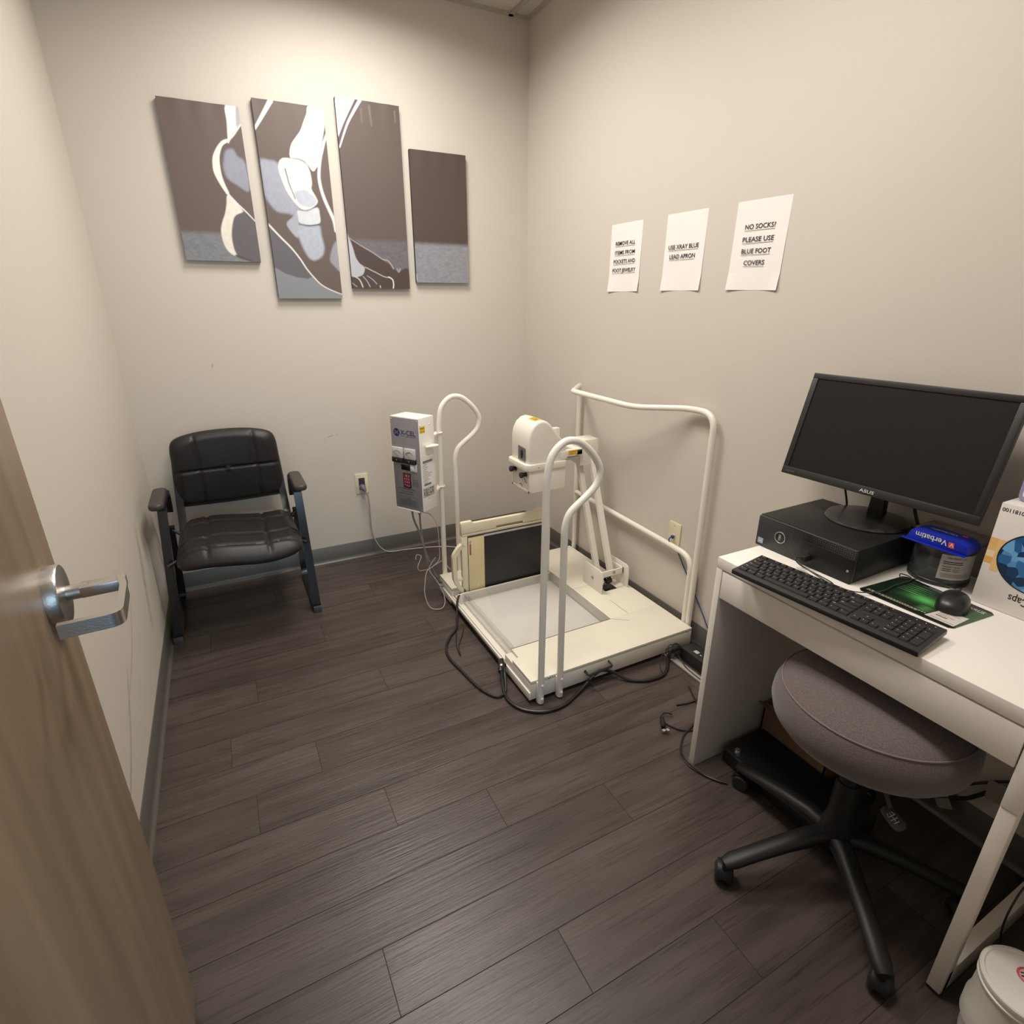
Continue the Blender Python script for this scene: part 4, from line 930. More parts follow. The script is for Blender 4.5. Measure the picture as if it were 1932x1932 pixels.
for z in (.030, .0225): b.box((.020, -pd/2-.0045, z), (.034, -pd/2-.003, z+.0045), M=PCM)
b.each('usb_port', BLKGL, t)
b = MB(); b.box((.139, -pd/2-.0040, .004), (.1405, -pd/2-.0032, .028), M=PCM); b.use(mat('dim_print', (.10, .10, .10), .6)); b.box((pw/2-.0002, -pd/2+.022, .012), (pw/2+.0006, -pd/2+.030, .030), M=PCM); b.build('side_marks', None, t) if False else None
# usb plugs with their cables (keyboard and mouse cables are things of their own)

# ------------------------------------------------------------ monitor
mth, mtx = -1.5194, -.2619
MM = Matrix.Translation((-.1807, -2.2562, .9328)) @ Matrix.Rotation(mth, 4, 'Z') @ Matrix.Rotation(mtx, 4, 'X')
mu, mv, mw = MM.to_3x3() @ X, MM.to_3x3() @ Z, MM.to_3x3() @ Y
def Mo(a, c, z): return MM @ Vector((a, c, z))
t = thing('monitor', 'black widescreen monitor tilted back on a round stand', 'monitor', (-.115, -2.235, .8435))
b = MB(); mwid, mh = .512, .3045
for lo, hi in (((-mwid/2, 0, 0), (mwid/2, .018, .0225)), ((-mwid/2, 0, .2885), (mwid/2, .018, mh)), ((-mwid/2, 0, .0225), (-mwid/2+.0165, .018, .2885)), ((mwid/2-.0165, 0, .0225), (mwid/2, .018, .2885))):
    b.box(lo, hi, .0012, M=MM)
bz = b.build('bezel', mat('monitor_bezel', (.016, .015, .015), .40, bump=.06, bscale=800), t)
MB().box((-mwid/2+.016, .003, .022), (mwid/2-.016, .010, .289), M=MM).build('screen', SCREEN, t, smooth=0)
b = MB(); b.box((-mwid/2+.002, .0175, .003), (mwid/2-.002, .026, mh-.003), .004, M=MM); b.box((-.16, .024, .05), (.16, .045, .24), .010, M=MM); b.build('back_cover', BLKPL, t)
b = MB(); b.use(mat('logo_silver', (.62, .60, .58), .4)); b.text('ASUS', Mo(-.0195, -.0006, .0062), mu, mv, .0115, .0385)
b.use(mat('dim_print', (.12, .12, .12), .6)); b.text('HDMI', Mo(-.244, -.0006, .0075), mu, mv, .0065, .028); b.quad([Mo(.10, -.0005, .0195), Mo(.236, -.0005, .0195), Mo(.236, -.0005, .0203), Mo(.10, -.0005, .0203)])
b.build('bezel_lettering', None, bz, smooth=0)
b = MB(); b.prism([(-.022, 0), (.022, 0), (.016, .125), (-.016, .125)], (-.070, -2.243, .8555), -Y, Z, .022, .003)
b.tube([(-.082, -2.243, .96), Mo(.01, .030, .10)], (.020, .012), 8); b.build('neck', BLKPL, t)
b = MB(); b.lathe([(0, 0), (.104, 0), (.1045, .003), (.101, .008), (.085, .0125), (.04, .0145), (0, .015)], (-.120, -2.240, .8438), Z, 56, sy=1.0); b.build('stand_base', mat('stand_black', (.014, .013, .013), .25, coat=.3), t)

# ------------------------------------------------------------ keyboard
kth = -1.4408-.035
KM = Matrix.Translation((-.4830, -2.3925, .7510)) @ Matrix.Rotation(kth, 4, 'Z')
t = thing('keyboard', 'black full-size keyboard hanging over the front edge of the desk', 'keyboard', (-.4830, -2.3925, .751), 0)
tl = R(4.2); KT = KM @ Matrix.Translation((0, -.064, .006)) @ Matrix.Rotation(tl, 4, 'X')
KB = mat('keyboard_case', (.022, .020, .021), .38, bump=.05, bscale=900)
kw, kd = .442, .128
b = MB(); b.box((-kw/2, 0, -.006), (kw/2, kd, .0075), .003, M=KT)
ku, kv = KT.to_3x3() @ X, KT.to_3x3() @ Y
b.build('keyboard_case', KB, t)
b = MB()
for a in (-.19, .175): b.box((a-.010, kd-.020, -.014), (a+.010, kd-.012, -.004), .001, M=KT)
b.each('flip_foot', KB, t)
KEY = mat('keycap', (.024, .022, .023), .45); LEG = mat('key_legend', (.36, .36, .36), .6)
U_ = .01905; kx0 = -kw/2+.0085; kyt = kd-.014
rows = []
def krow(y, xs_, hgt=1): rows.extend([(x_, y, w_, hgt) for x_, w_ in xs_])
fx = [(0, 1)]+[(2+i, 1) for i in range(4)]+[(6.5+i, 1) for i in range(4)]+[(11+i, 1) for i in range(4)]+[(15.25+i, 1) for i in range(3)]
krow(0, fx, .72)
krow(1.15, [(i, 1) for i in range(13)]+[(13, 2)]+[(15.25+i, 1) for i in range(3)]+[(18.5+i, 1) for i in range(4)])
krow(2.15, [(0, 1.5)]+[(1.5+i, 1) for i in range(12)]+[(13.5, 1.5)]+[(15.25+i, 1) for i in range(3)]+[(18.5+i, 1) for i in range(3)])
rows.append((21.5, 2.15, 1, 2))
krow(3.15, [(0, 1.75)]+[(1.75+i, 1) for i in range(11)]+[(12.75, 2.25)]+[(18.5+i, 1) for i in range(3)])
krow(4.15, [(0, 2.25)]+[(2.25+i, 1) for i in range(10)]+[(12.25, 2.75)]+[(16.25, 1)]+[(18.5+i, 1) for i in range(3)])
rows.append((21.5, 4.15, 1, 2))
krow(5.15, [(0, 1.25), (1.25, 1.25), (2.5, 1.25), (3.75, 6.25), (10, 1.25), (11.25, 1.25), (12.5, 1.25), (13.75, 1.25)]+[(15.25+i, 1) for i in range(3)]+[(18.5, 2), (20.5, 1)])
sc_x = (kw-.017)/22.5; sc_y = (kd-.022)/6.15; kc = {}
rows.sort(key=lambda r: r[0]+r[1]*.1)
def keymesh(w_, h_):
    key = (round(w_, 2), round(h_, 2))
    if key in kc: return kc[key]
    a, c = w_*sc_x/2-.0009, h_*sc_y/2-.0009
    b = MB(); b.use(KEY); bb = bmesh.new()
    lo = [bb.verts.new((x, y, 0)) for x, y in ((-a, -c), (a, -c), (a, c), (-a, c))]; hi = [bb.verts.new((x*(a-.0016)/a, y*(c-.0016)/c+.0003, .0042)) for x, y in ((-a, -c), (a, -c), (a, c), (-a, c))]
    for i in range(4): bb.faces.new((lo[i], lo[(i+1) % 4], hi[(i+1) % 4], hi[i]))
    bb.faces.new(hi); bmesh.ops.bevel(bb, geom=[e for e in bb.edges], offset=.0005, segments=1, affect='EDGES') if False else None
    b._merge(bb); b.use(LEG)
    if w_ < 3: 
        lw = .0022 if w_ <= 1.3 else .0058; x_ = -a+.0035
        b.quad([(x_, c-.0058, .00435), (x_+lw, c-.0058, .00435), (x_+lw, c-.0036, .00435), (x_, c-.0036, .00435)])
    me = bpy.data.meshes.new('key')
    b.bm.to_mesh(me); b.bm.free()
    for q in b.mats: me.materials.append(q)
    kc[key] = me; return me
RI = Matrix.Translation(t.location).inverted()
rest = []
for i, (x_, y_, w_, h_) in enumerate(rows):
    cx = kx0+(x_+w_/2)*sc_x; cy = kyt+.006-(y_+h_/2)*sc_y; Mx = RI @ KT @ Matrix.Translation((cx, cy, .0072))
    if i < 99:
        o = bpy.data.objects.new('key', keymesh(w_, h_)); COL.objects.link(o); o.parent = t; o.matrix_local = Mx
    else: rest.append((keymesh(w_, h_), Mx))
if rest:
    bb = bmesh.new()
    for me, Mx in rest: m2 = me.copy(); m2.transform(Mx); bb.from_mesh(m2); bpy.data.meshes.remove(m2)
    me = bpy.data.meshes.new('key'); bb.to_mesh(me); bb.free(); me.materials.append(KEY); me.materials.append(LEG)
    o = bpy.data.objects.new('key', me); COL.objects.link(o); o.parent = t; o['kind'] = 'stuff'
b = MB(); b.use(mat('logo_silver', (.62, .60, .58), .4))
for i in range(3): b.quad([KT @ Vector((.165+.018*i, kd-.012, .0078)), KT @ Vector((.167+.018*i, kd-.012, .0078)), KT @ Vector((.167+.018*i, kd-.010, .0078)), KT @ Vector((.165+.018*i, kd-.010, .0078))])
b.build('status_light', None, t, smooth=0)

def cable(name, label, pts, r_, m, n=8, cat='cable', extra=None):
    P_ = spline(pts, n); c0 = Vector(pts[0]); o = thing(name, label, cat, tuple(c0)) if extra else None
    b = MB(); b.tube(P_, r_, 8)
    if extra:
        b.build('cord', m, o)
        for nm, fn, mm in extra: q = MB(); fn(q); q.build(nm, mm, o)
        return o
    ob = b.build(name, m)
    for v in ob.data.vertices: v.co -= c0
    ob.location = c0; return tag(ob, label, cat)
def plugbox(a, c, z):
    def f(q): q.box((a-.007, -pd/2-.032, z-.004), (a+.007, -pd/2-.003, z+.005), .002, M=PCM)
    return f
kc0 = KT @ Vector((-.03, kd-.004, .0))
cable('keyboard_cable', 'thin black keyboard cable plugged into the front of the computer', [kc0, kc0+Vector((.012, .004, .004)), (-.385, -2.255, .762), (-.392, -2.235, .775), (-.384, -2.232, .781), Pc(.027, -pd/2-.030, .0325)], .0016, BLKPL, extra=[('usb_plug', plugbox(.027, 0, .0325), BLKPL)])
# ------------------------------------------------------------ mouse pad, mouse
t = thing('mouse_pad', 'thin dark green printed mouse pad beside the keyboard', 'mouse pad', (-.268, -2.495, .75))
PC_ = [Vector((-.352, -2.385, .7505)), Vector((-.346, -2.592, .7505)), Vector((-.188, -2.605, .7505)), Vector((-.174, -2.398, .7505))]
def pad(a, c):  # a: 0..1 toward the camera side (-y), c: 0..1 toward the wall
    return PC_[0].lerp(PC_[1], a).lerp(PC_[3].lerp(PC_[2], a), c)
bm = bmesh.new(); lay = bm.loops.layers.float_color.new('Col'); nu, nv = 90, 70
def padcol(a, c):
    base = np.array([.010, .014, .010])
    if c < .10: return base*.8
    if c > .93: return base*.8
    g = .018+.03*(.5+.5*math.sin(a*19+c*7))*(.5+.5*math.sin(c*23-a*5)); col = np.array([.25, 1, .30])*g*.55
    d = ((a-.50)/.16)**2+((c-.50)/.12)**2; col = col+np.array([.10, .46, .10])*math.exp(-d*1.2)
    for i in range(5):
        d = abs((c-.84+.05*i*1.3)+(.38-a)*.12); w = math.exp(-(d/.012)**2)*max(0, 1-abs(a-.30)/.17); col = col+np.array([.08, .30, .09])*w
        d = abs((c-.18-.035*i)+(a-.62)*.1); w = math.exp(-(d/.010)**2)*max(0, 1-abs(a-.62)/.09); col = col+np.array([.10, .34, .10])*w
    if a > .88: col = np.array([.03, .09, .035])+.4*col*0
    return col+base
V = [[bm.verts.new(pad(i/nu, j/nv)+Z*.0018) for j in range(nv+1)] for i in range(nu+1)]
for i in range(nu):
    for j in range(nv):
        cr = min(i, nu-1-i)+min(j, nv-1-j)
        if cr < 3: continue
        f = bm.faces.new((V[i][j], V[i+1][j], V[i+1][j+1], V[i][j+1])); cl = padcol((i+.5)/nu, (j+.5)/nv)
        for l in f.loops: l[lay] = (cl[0], cl[1], cl[2], 1)
for v in list(bm.verts):
    if not v.link_faces: bm.verts.remove(v)
r_ = bmesh.ops.extrude_face_region(bm, geom=list(bm.faces)); bmesh.ops.translate(bm, verts=[e for e in r_['geom'] if isinstance(e, bmesh.types.BMVert)], vec=(0, 0, -.0017))
bmesh.ops.recalc_face_normals(bm, faces=bm.faces); bmesh.ops.transform(bm, matrix=Matrix.Translation(t.location).inverted(), verts=bm.verts)
me = bpy.data.meshes.new('pad'); bm.to_mesh(me); bm.free(); me.materials.append(attr_mat('mouse_pad_print', .28, spec=.5)); o = bpy.data.objects.new('pad', me); COL.objects.link(o); o.parent = t
b = MB(); b.use(mat('pad_label_paper', (.62, .56, .52), .6)); L0 = [pad(.70, .07), pad(.985, .07), pad(.955, .50), pad(.72, .42)]; b.quad([p+Z*.0021 for p in L0])
b.use(mat('faded_ink', (.20, .19, .19), .8))
def padq(a0, a1, c0, c1, h=.0025): b.quad([pad(a0, c0)+Z*h, pad(a1, c0)+Z*h, pad(a1, c1)+Z*h, pad(a0, c1)+Z*h])
padq(.75, .86, .20, .235); padq(.74, .90, .27, .28); padq(.74, .84, .32, .33); padq(.76, .92, .37, .38); padq(.74, .97, .11, .118)
b.build('product_label', None, o, smooth=0)
b = MB(); b.use(mat('logo_silver', (.62, .60, .58), .4)); pu_ = (pad(1, .9)-pad(.8, .9)).normalized(); pv_ = (pad(.8, 1)-pad(.8, .9)).normalized(); b.text('XRUS', pad(.80, .82)+Z*.0023, pu_, pv_, .017, .032)
b.use(mat('pad_gold', (.50, .47, .33), .6))
rr2 = random.Random(2); a_ = .05
while a_ < .68: w_ = .012+.02*rr2.random(); padq(a_, a_+w_, .115, .135, .0022); a_ += w_+.009
a_ = .05
while a_ < .60: w_ = .02+.03*rr2.random(); padq(a_, a_+w_, .088, .098, .0022); a_ += w_+.006
b.use(mat('dim_print2', (.25, .25, .25), .6)); padq(.32, .60, .945, .96, .0022); padq(.28, .66, .905, .912, .0022)
b.build('pad_lettering', None, o, smooth=0)

t = thing('computer_mouse', 'black computer mouse standing on the green mouse pad', 'mouse', (-.236, -2.540, .7524))
mf = Vector((.965, .26, 0)).normalized(); ms = Vector((-mf.y, mf.x, 0)); mc = Vector((-.236, -2.540, .7524))
bm = bmesh.new(); rings = []
for j in range(13):
    ph_ = math.pi*j/12; 
    ring = []
    for k in range(32):
        a = 2*math.pi*k/32; ca, sa = math.cos(a), math.sin(a); ex = .8
        xx = .056*math.copysign(abs(ca)**ex, ca); yy = .031*math.copysign(abs(sa)**ex, sa)*(1-.10*(xx/.056))
        s_ = math.sin(ph_/2*1.0) if j else 0
        z_ = .036*math.cos(ph_/2)**.62*(1-.18*((xx*s_+.012)/.056)**2) if j < 12 else .001
        ring.append(bm.verts.new(mc+mf*xx*s_+ms*yy*s_+Z*z_))
    if j == 0:
        for v in ring[1:]: bm.verts.remove(v)
        ring = [ring[0]]
    rings.append(ring)
for A, B in zip(rings, rings[1:]):
    if len(A) == 1:
        for k in range(32): bm.faces.new((A[0], B[k], B[(k+1) % 32]))
    else:
        for k in range(32): bm.faces.new((A[k], B[k], B[(k+1) % 32], A[(k+1) % 32]))
bm.faces.new(list(reversed(rings[-1]))); bmesh.ops.recalc_face_normals(bm, faces=bm.faces)
b = MB(); b.use(mat('mouse_black', (.014, .013, .013), .36)); b._merge(bm); b.build('mouse_shell', None, t, smooth=60)
b = MB(); b.lathe([(0, -.003), (.009, -.003), (.0095, 0), (.009, .003), (0, .003)], mc+mf*.034+Z*.0265, ms, 20); b.build('scroll_wheel', BLKPL2, t)
b = MB(); b.tube([mc+mf*.052+Z*.012, mc+mf*.066+Z*.010], .0028, 8); b.build('strain_relief', BLKPL, t)
e0 = mc+mf*.066+Z*.010
cable('mouse_cable', 'thin black mouse cable looping over the mouse pad to the computer', [e0, (-.150, -2.500, .757), (-.155, -2.445, .754), (-.185, -2.420, .7555), (-.205, -2.405, .757), (-.190, -2.395, .760), (-.180, -2.412, .757), (-.200, -2.425, .757), (-.26, -2.422, .757), (-.330, -2.425, .758), (-.385, -2.395, .757), (-.402, -2.34, .760), (-.395, -2.27, .767), (-.388, -2.232, .775), Pc(.027, -pd/2-.030, .0245)], .0015, mat('mouse_cord_grey', (.05, .05, .05), .5), extra=[('usb_plug', plugbox(.027, 0, .0245), BLKPL)])
cable('monitor_cable', 'black cable hanging behind the monitor left of its neck', [(-.128, -2.118, 1.02), (-.070, -2.120, .93), (-.055, -2.128, .885), (-.045, -2.135, .8425), (-.038, -2.137, .80), (-.036, -2.14, .772)], .003, BLKPL)
cable('monitor_cable', 'thick black cable hanging right of the monitor neck behind the disc tub', [(-.120, -2.335, 1.00), (-.085, -2.335, .94), (-.064, -2.330, .89), (-.052, -2.366, .80), (-.048, -2.372, .756), (-.040, -2.372, .7535)], .0042, BLKPL)

# ------------------------------------------------------------ disc spindle tub with its blue sleeve
t = thing('disc_spindle_tub', 'clear tub of blank discs with a blue cardboard sleeve on top', 'disc tub', (-.100, -2.437, .7502))
sc_ = (-.100, -2.437, .7502)
b = MB(); b.lathe([(0, 0), (.0655, 0), (.0665, .003), (.0665, .010), (.064, .012), (0, .012)], sc_, Z, 48); b.build('tub_base', BLKPL, t)
b = MB(); b.lathe([(0, .012), (.0595, .012), (.0595, .072), (0, .072)], sc_, Z, 48); b.build('disc_stack', mat('disc_stack_dark', (.030, .034, .038), .25), t)
b = MB(); b.lathe([(.0640, .012), (.0650, .012), (.0640, .090), (.060, .098), (.03, .101), (0, .102), (0, .101), (.03, .100), (.0592, .097), (.063, .089)], sc_, Z, 48); b.build('clear_dome', acrylic('tub_clear', (.75, .76, .78), .06, .1), t)
b = MB(); b.use(mat('tub_label_paper', (.48, .45, .43), .5))
bb = bmesh.new(); g = []
for i in range(13):
    a = R(-178+i*6.3+18); g.append([bb.verts.new((sc_[0]+.0655*math.cos(a), sc_[1]+.0655*math.sin(a), sc_[2]+z)) for z in (.022, .088)])
for i in range(12): bb.faces.new((g[i][0], g[i+1][0], g[i+1][1], g[i][1]))
b._merge(bb); b.use(INK)
def onlab(a0, a1, z0, z1):
    n = 6; bb = bmesh.new(); g = []
    for i in range(n+1):
        a = R(a0+(a1-a0)*i/n); g.append([bb.verts.new((sc_[0]+.0660*math.cos(a), sc_[1]+.0660*math.sin(a), sc_[2]+z)) for z in (z0, z1)])
    for i in range(n): bb.faces.new((g[i][0], g[i+1][0], g[i+1][1], g[i][1]))
    b._merge(bb)
for z in (.069, .064): onlab(-154, -118, z, z+.002)
for z in (.056, .050, .045): onlab(-154, -138, z, z+.0015); onlab(-134, -122, z, z+.0012)
b.use(mat('faded_ink', (.20, .19, .19), .8))
for z in (.036, .032, .028): onlab(-154, -100, z, z+.0014)
a0 = R(-148); 
for i, ch in enumerate('Verbatim'):
    a = R(-150+i*4.4); rad = Vector((math.cos(a), math.sin(a), 0)); tng = Vector((-rad.y, rad.x, 0)); b.text(ch, Vector(sc_)+rad*.0664+Z*.0775, tng, Z, .0095)
b.build('paper_label', None, t, smooth=30)
BLUE = mat('sleeve_blue', (.004, .018, .36), .35)
b = MB()
b.prism([(-.072, 0), (-.066, .006), (-.060, .024), (-.048, .030), (.048, .030), (.066, .022), (.071, .004), (.068, 0)], (-.108, -2.442, .8535), -Y, Z, .062, .001)
b.box((-.181, -2.512, .8525), (-.168, -2.366, .8545), .0008)
sl = b.build('cardboard_sleeve', BLUE, t)
b = MB(); b.use(mat('print_white', (.72, .72, .75), .5)); fx = -.1708
b.text('Verbatim', (fx, -2.466, .8775), Y, -Z, .0200, .072)
b.text('Verbatim', (-.130, -2.470, .8841), Y, Vector((-1, 0, 0)), .014, .060)
b.use(mat('print_red', (.75, .08, .07), .5)); b.prism([(0, 0), (.013, 0), (.011, .014), (-.001, .014)], (fx-.0001, -2.470, .862), -Y, Z, 0); b.prism([(0, 0), (.012, 0), (.011, .010), (0, .010)], (-.128, -2.474, .8842), -Y, X, 0)
b.use(mat('print_white', (.72, .72, .75), .5)); b.text('V', (fx-.0004, -2.481, .8745), Y, -Z, .013, .009)
b.build('sleeve_lettering', None, sl, smooth=0)
b = MB(); b.box((-.106, -2.505, .853), (-.020, -2.360, .869), .003); b.build('grey_lid', mat('smoke_plastic', (.17, .15, .14), .25), t)

# ------------------------------------------------------------ white carton of shoe covers and the item on it
t = thing('product_box', 'white glossy box with an orange checker band and blue oval picture', 'box', (-.095, -2.72, .75))
bx0, by1, bz1 = -.163, -2.542, 1.001
b = MB(); b.box((bx0, by1-.36, .7505), (bx0+.135, by1, bz1), .001); bxx = b.build('box_body', mat('box_white_gloss', (.74, .70, .67), .35), t)
b = MB(); og = [(.80, .46, .16), (.82, .53, .25), (.86, .62, .38), (.78, .40, .10), (.84, .68, .50), (.80, .50, .2)]
fx = bx0-.0004
for i in range(9):
    for j in range(5):
        if (j == 4 and i % 2 == 0) or (j == 0 and i in (3,)): continue
        c_ = og[(i*7+j*5+i*j) % 6]; b.use(mat('check_%d' % ((i*7+j*5+i*j) % 6), c_, .4)); y_ = by1-.0008-i*.015; z_ = .917-j*.0155+(0)
        b.quad([(fx, y_, z_-.0155), (fx, y_-.015, z_-.0155), (fx, y_-.015, z_), (fx, y_, z_)])
b.build('checker_band', None, bxx, smooth=0)
b = MB(); b.use(mat('oval_rim', (.012, .015, .02), .35)); oc = (fx-.0004, -2.640, .882)
b.lathe([(0, 0), (1, 0), (1, .0003), (0, .0003)], oc, (-1, 0, 0), 48, sx=.078, sy=.078) if False else b.prism([(.076*math.cos(R(a)), .070*math.sin(R(a))) for a in range(0, 360, 8)], oc, -Y, Z, .0002)
def ovalmat():
    m = mat('blue_crystal', (.02, .15, .4), .35); nt = m.node_tree; N = nt.nodes; L = nt.links; tc = N.new('ShaderNodeTexCoord'); v = N.new('ShaderNodeTexVoronoi'); v.inputs['Scale'].default_value = 55; v.inputs['Randomness'].default_value = 1
    L.new(tc.outputs['Object'], v.inputs[0]); r_ = N.new('ShaderNodeValToRGB'); e = r_.color_ramp.elements; e[0].color = (.004, .02, .06, 1); e[1].color = (.16, .42, .75, 1); e.new(.45).color = (.01, .10, .30, 1)
    s_ = N.new('ShaderNodeSeparateColor'); L.new(v.outputs['Color'], s_.inputs[0]); L.new(s_.outputs[0], r_.inputs[0]); L.new(r_.outputs[0], N['Principled BSDF'].inputs['Base Color']); return m
b.use(ovalmat()); b.prism([(.073*math.cos(R(a)), .067*math.sin(R(a))) for a in range(0, 360, 8)], (oc[0]-.0003, oc[1], oc[2]), -Y, Z, .0002)
b.build('oval_picture', None, bxx, smooth=0)
b = MB(); b.use(INK); b.text('# 40181100', (fx, -2.603, .991), Y, -Z, .0125, .057); b.text('Shoe Caps', (fx, -2.690, .799), Y, -Z, .026, .082)
b.build('box_lettering', None, bxx, smooth=0)
t = thing('blister_pack', 'small clear-edged lilac pack standing on the white box', 'package', (-.10, -2.60, bz1))
b = MB(); b.prism(rrect(.10, .11, .012, 4, (0, .0555)), (-.098, -2.600, bz1+.0005), -Y, Z, .022, .002); pk = b.build('pack_shell', mat('lilac_plastic', (.30, .29, .45), .25), t)
b = MB(); b.prism(rrect(.084, .090, .006, 4, (0, .0555)), (-.1205, -2.600, bz1+.0005), -Y, Z, .0012); b.build('pack_card', PAPER, pk)
b = MB(); b.use(mat('pack_violet', (.12, .09, .30), .5)); b.prism([(-.04, .03), (.04, .03), (.04, .045), (-.04, .055)], (-.1220, -2.600, bz1), -Y, Z, 0); b.build('card_print', None, pk, smooth=0)

# ------------------------------------------------------------ under the desk
t = thing('flat_black_case', 'flat black case with a chrome knob on the floor under the desk', 'case', (-.33, -2.3, 0))
b = MB(); b.box((-.412, -2.52, .0), (-.222, -2.128, .052), .006, seg=3); b.build('case_body', mat('case_black', (.010, .010, .011), .42), t)
b = MB(); b.lathe([(0, 0), (.013, 0), (.013, .004), (.009, .010), (0, .013)], (-.385, -2.165, .051), Z, 20); b.build('knob', CHROME, t)
t = thing('cardboard_box', 'open brown cardboard box behind the flat black case', 'box', (-.13, -2.24, 0))
CARD = mat('cardboard', (.26, .165, .095), .85, bump=.1, bscale=100, var=.06, vscale=12)
b = MB(); kx0_, kx1_, ky0_, ky1_, kz = -.218, -.05, -2.350, -2.115, .15
for lo, hi in (((kx0_, ky0_, 0), (kx0_+.004, ky1_, kz)), ((kx1_-.004, ky0_, 0), (kx1_, ky1_, kz)), ((kx0_, ky0_, 0), (kx1_, ky0_+.004, kz)), ((kx0_, ky1_-.004, 0), (kx1_, ky1_, kz)), ((kx0_, ky0_, 0), (kx1_, ky1_, .004))): b.box(lo, hi)
b.build('box_walls', CARD, t, smooth=0)
b = MB(); q = [Vector((kx0_, ky1_-.002, kz)), Vector((kx0_, ky0_+.004, kz)), Vector((kx0_-.050, ky0_+.035, kz-.022)), Vector((kx0_-.040, ky1_-.004, kz+.022))]
bb = bmesh.new(); f = bb.faces.new([bb.verts.new(p) for p in q]); r_ = bmesh.ops.extrude_face_region(bb, geom=[f]); bmesh.ops.translate(bb, verts=[e for e in r_['geom'] if isinstance(e, bmesh.types.BMVert)], vec=(0, 0, .003)); bmesh.ops.recalc_face_normals(bb, faces=bb.faces); b._merge(bb); b.build('flap', CARD, t, smooth=0)
b = MB(); q = [Vector((kx0_+.004, ky0_, kz)), Vector((kx1_, ky0_, kz)), Vector((kx1_-.01, ky0_-.045, kz-.045)), Vector((kx0_+.015, ky0_-.045, kz-.045))]
bb = bmesh.new(); f = bb.faces.new([bb.verts.new(p) for p in q]); r_ = bmesh.ops.extrude_face_region(bb, geom=[f]); bmesh.ops.translate(bb, verts=[e for e in r_['geom'] if isinstance(e, bmesh.types.BMVert)], vec=(0, 0, .003)); bmesh.ops.recalc_face_normals(bb, faces=bb.faces); b._merge(bb); b.build('flap', CARD, t, smooth=0)
# wipes bucket
t = thing('wipes_bucket', 'round white lidded plastic bucket beside the desk leg', 'bucket', (-.501, -2.938, 0))
b = MB(); b.lathe([(0, 0), (.060, 0), (.064, .004), (.0675, .06), (.0735, .062), (.074, .10), (.0705, .11), (.0690, .170), (.0690, .176), (0, .176)], (-.501, -2.938, .0), Z, 56); bk = b.build('bucket_body', mat('bucket_white', (.66, .63, .58), .4), t)
b = MB(); b.lathe([(0, .1765), (.0715, .1765), (.0725, .179), (.0725, .183), (.0700, .1845), (.0705, .192), (.0730, .194), (.0730, .2005), (.071, .2030), (.066, .2030), (.064, .2005), (0, .2005)], (-.501, -2.938, 0), Z, 56); ld = b.build('lid', mat('bucket_lid_white', (.74, .71, .67), .4), t)
b = MB(); b.use(mat('warning_red', (.55, .10, .12), .5)); c_ = Vector((-.482, -2.932, .2012)); 
b.tube([c_+X*.017*math.cos(R(a))+Y*.017*math.sin(R(a)) for a in range(0, 360, 12)], (.0012, .0024), 6, closed=True)
b.use(mat('warning_pink', (.75, .45, .42), .5)); b.lathe([(0, 0), (.016, 0), (0, .0003)], c_-Z*.0004, Z, 24)
b.use(INK); b.tube([c_+Vector((-.010, .008, .0006)), c_+Vector((.0, .0, .0006)), c_+Vector((.010, -.004, .0006))], .0012, 5); b.tube([c_+Vector((-.004, .012, .0006)), c_+Vector((.002, .006, .0006)), c_+Vector((.009, .008, .0006))], .0012, 5)
b.build('warning_symbol', None, ld)

# ------------------------------------------------------------ cords on the floor
t = thing('power_adapter', 'black power adapter brick on the floor between platform and desk', 'power adapter', (-.10, -1.79, 0))
b = MB(); b.box((-.140, -1.94, .0), (-.058, -1.640, .058), .005, seg=2); ab = b.build('adapter_body', mat('adapter_black', (.018, .018, .019), .42), t)
b = MB(); b.use(mat('adapter_print', (.45, .45, .42), .6)); b.quad([(-.118, -1.690, .0584), (-.118, -1.712, .0584), (-.100, -1.712, .0584), (-.100, -1.690, .0584)]); b.quad([(-.114, -1.722, .0584), (-.114, -1.730, .0584), (-.108, -1.730, .0584), (-.108, -1.722, .0584)])
for i in range(3): b.quad([(-.118+i*.012, -1.745, .0584), (-.118+i*.012, -1.79, .0584), (-.114+i*.012, -1.79, .0584), (-.114+i*.012, -1.745, .0584)])
b.build('adapter_print', None, ab, smooth=0)
b = MB(); b.box((-.186, -1.90, 0), (-.158, -1.515, .010), .003); o = b.build('cord_cover_strip', mat('pale_grey_strip', (.36, .33, .30), .45)); tag(o, 'pale grey plastic strip lying on the floor along the power adapter', 'cord cover')
CORD = mat('black_cord', (.014, .012, .012), .38)
def block(lo, hi, bev=.003, M=None): return lambda q: q.box(lo, hi, bev, M=M)
cable('black_cable', 'black cord looping off the platform front corner beside the detector panel', [(-.800, -.835, .075), (-.822, -.850, .092), (-.848, -.880, .075), (-.872, -.930, .030), (-.905, -1.00, .008), (-.955, -1.050, .0065), (-1.00, -1.12, .0065), (-1.015, -1.20, .0065), (-1.003, -1.30, .0065), (-.985, -1.42, .0065), (-.960, -1.490, .0065), (-.935, -1.515, .0065), (-.900, -1.500, .008), (-.873, -1.440, .03), (-.862, -1.405, .062)], .0055, CORD,
    extra=[('connector', block((-.872, -1.412, .045), (-.850, -1.372, .062), .004), CORD)])
cable('black_cable', 'thin black cord loop on the floor left of the platform', [(-.895, -.985, .004), (-.925, -1.05, .004), (-.955, -1.13, .004), (-.965, -1.20, .004), (-.945, -1.13, .004), (-.900, -1.06, .004), (-.872, -1.01, .006)], .0018, CORD)
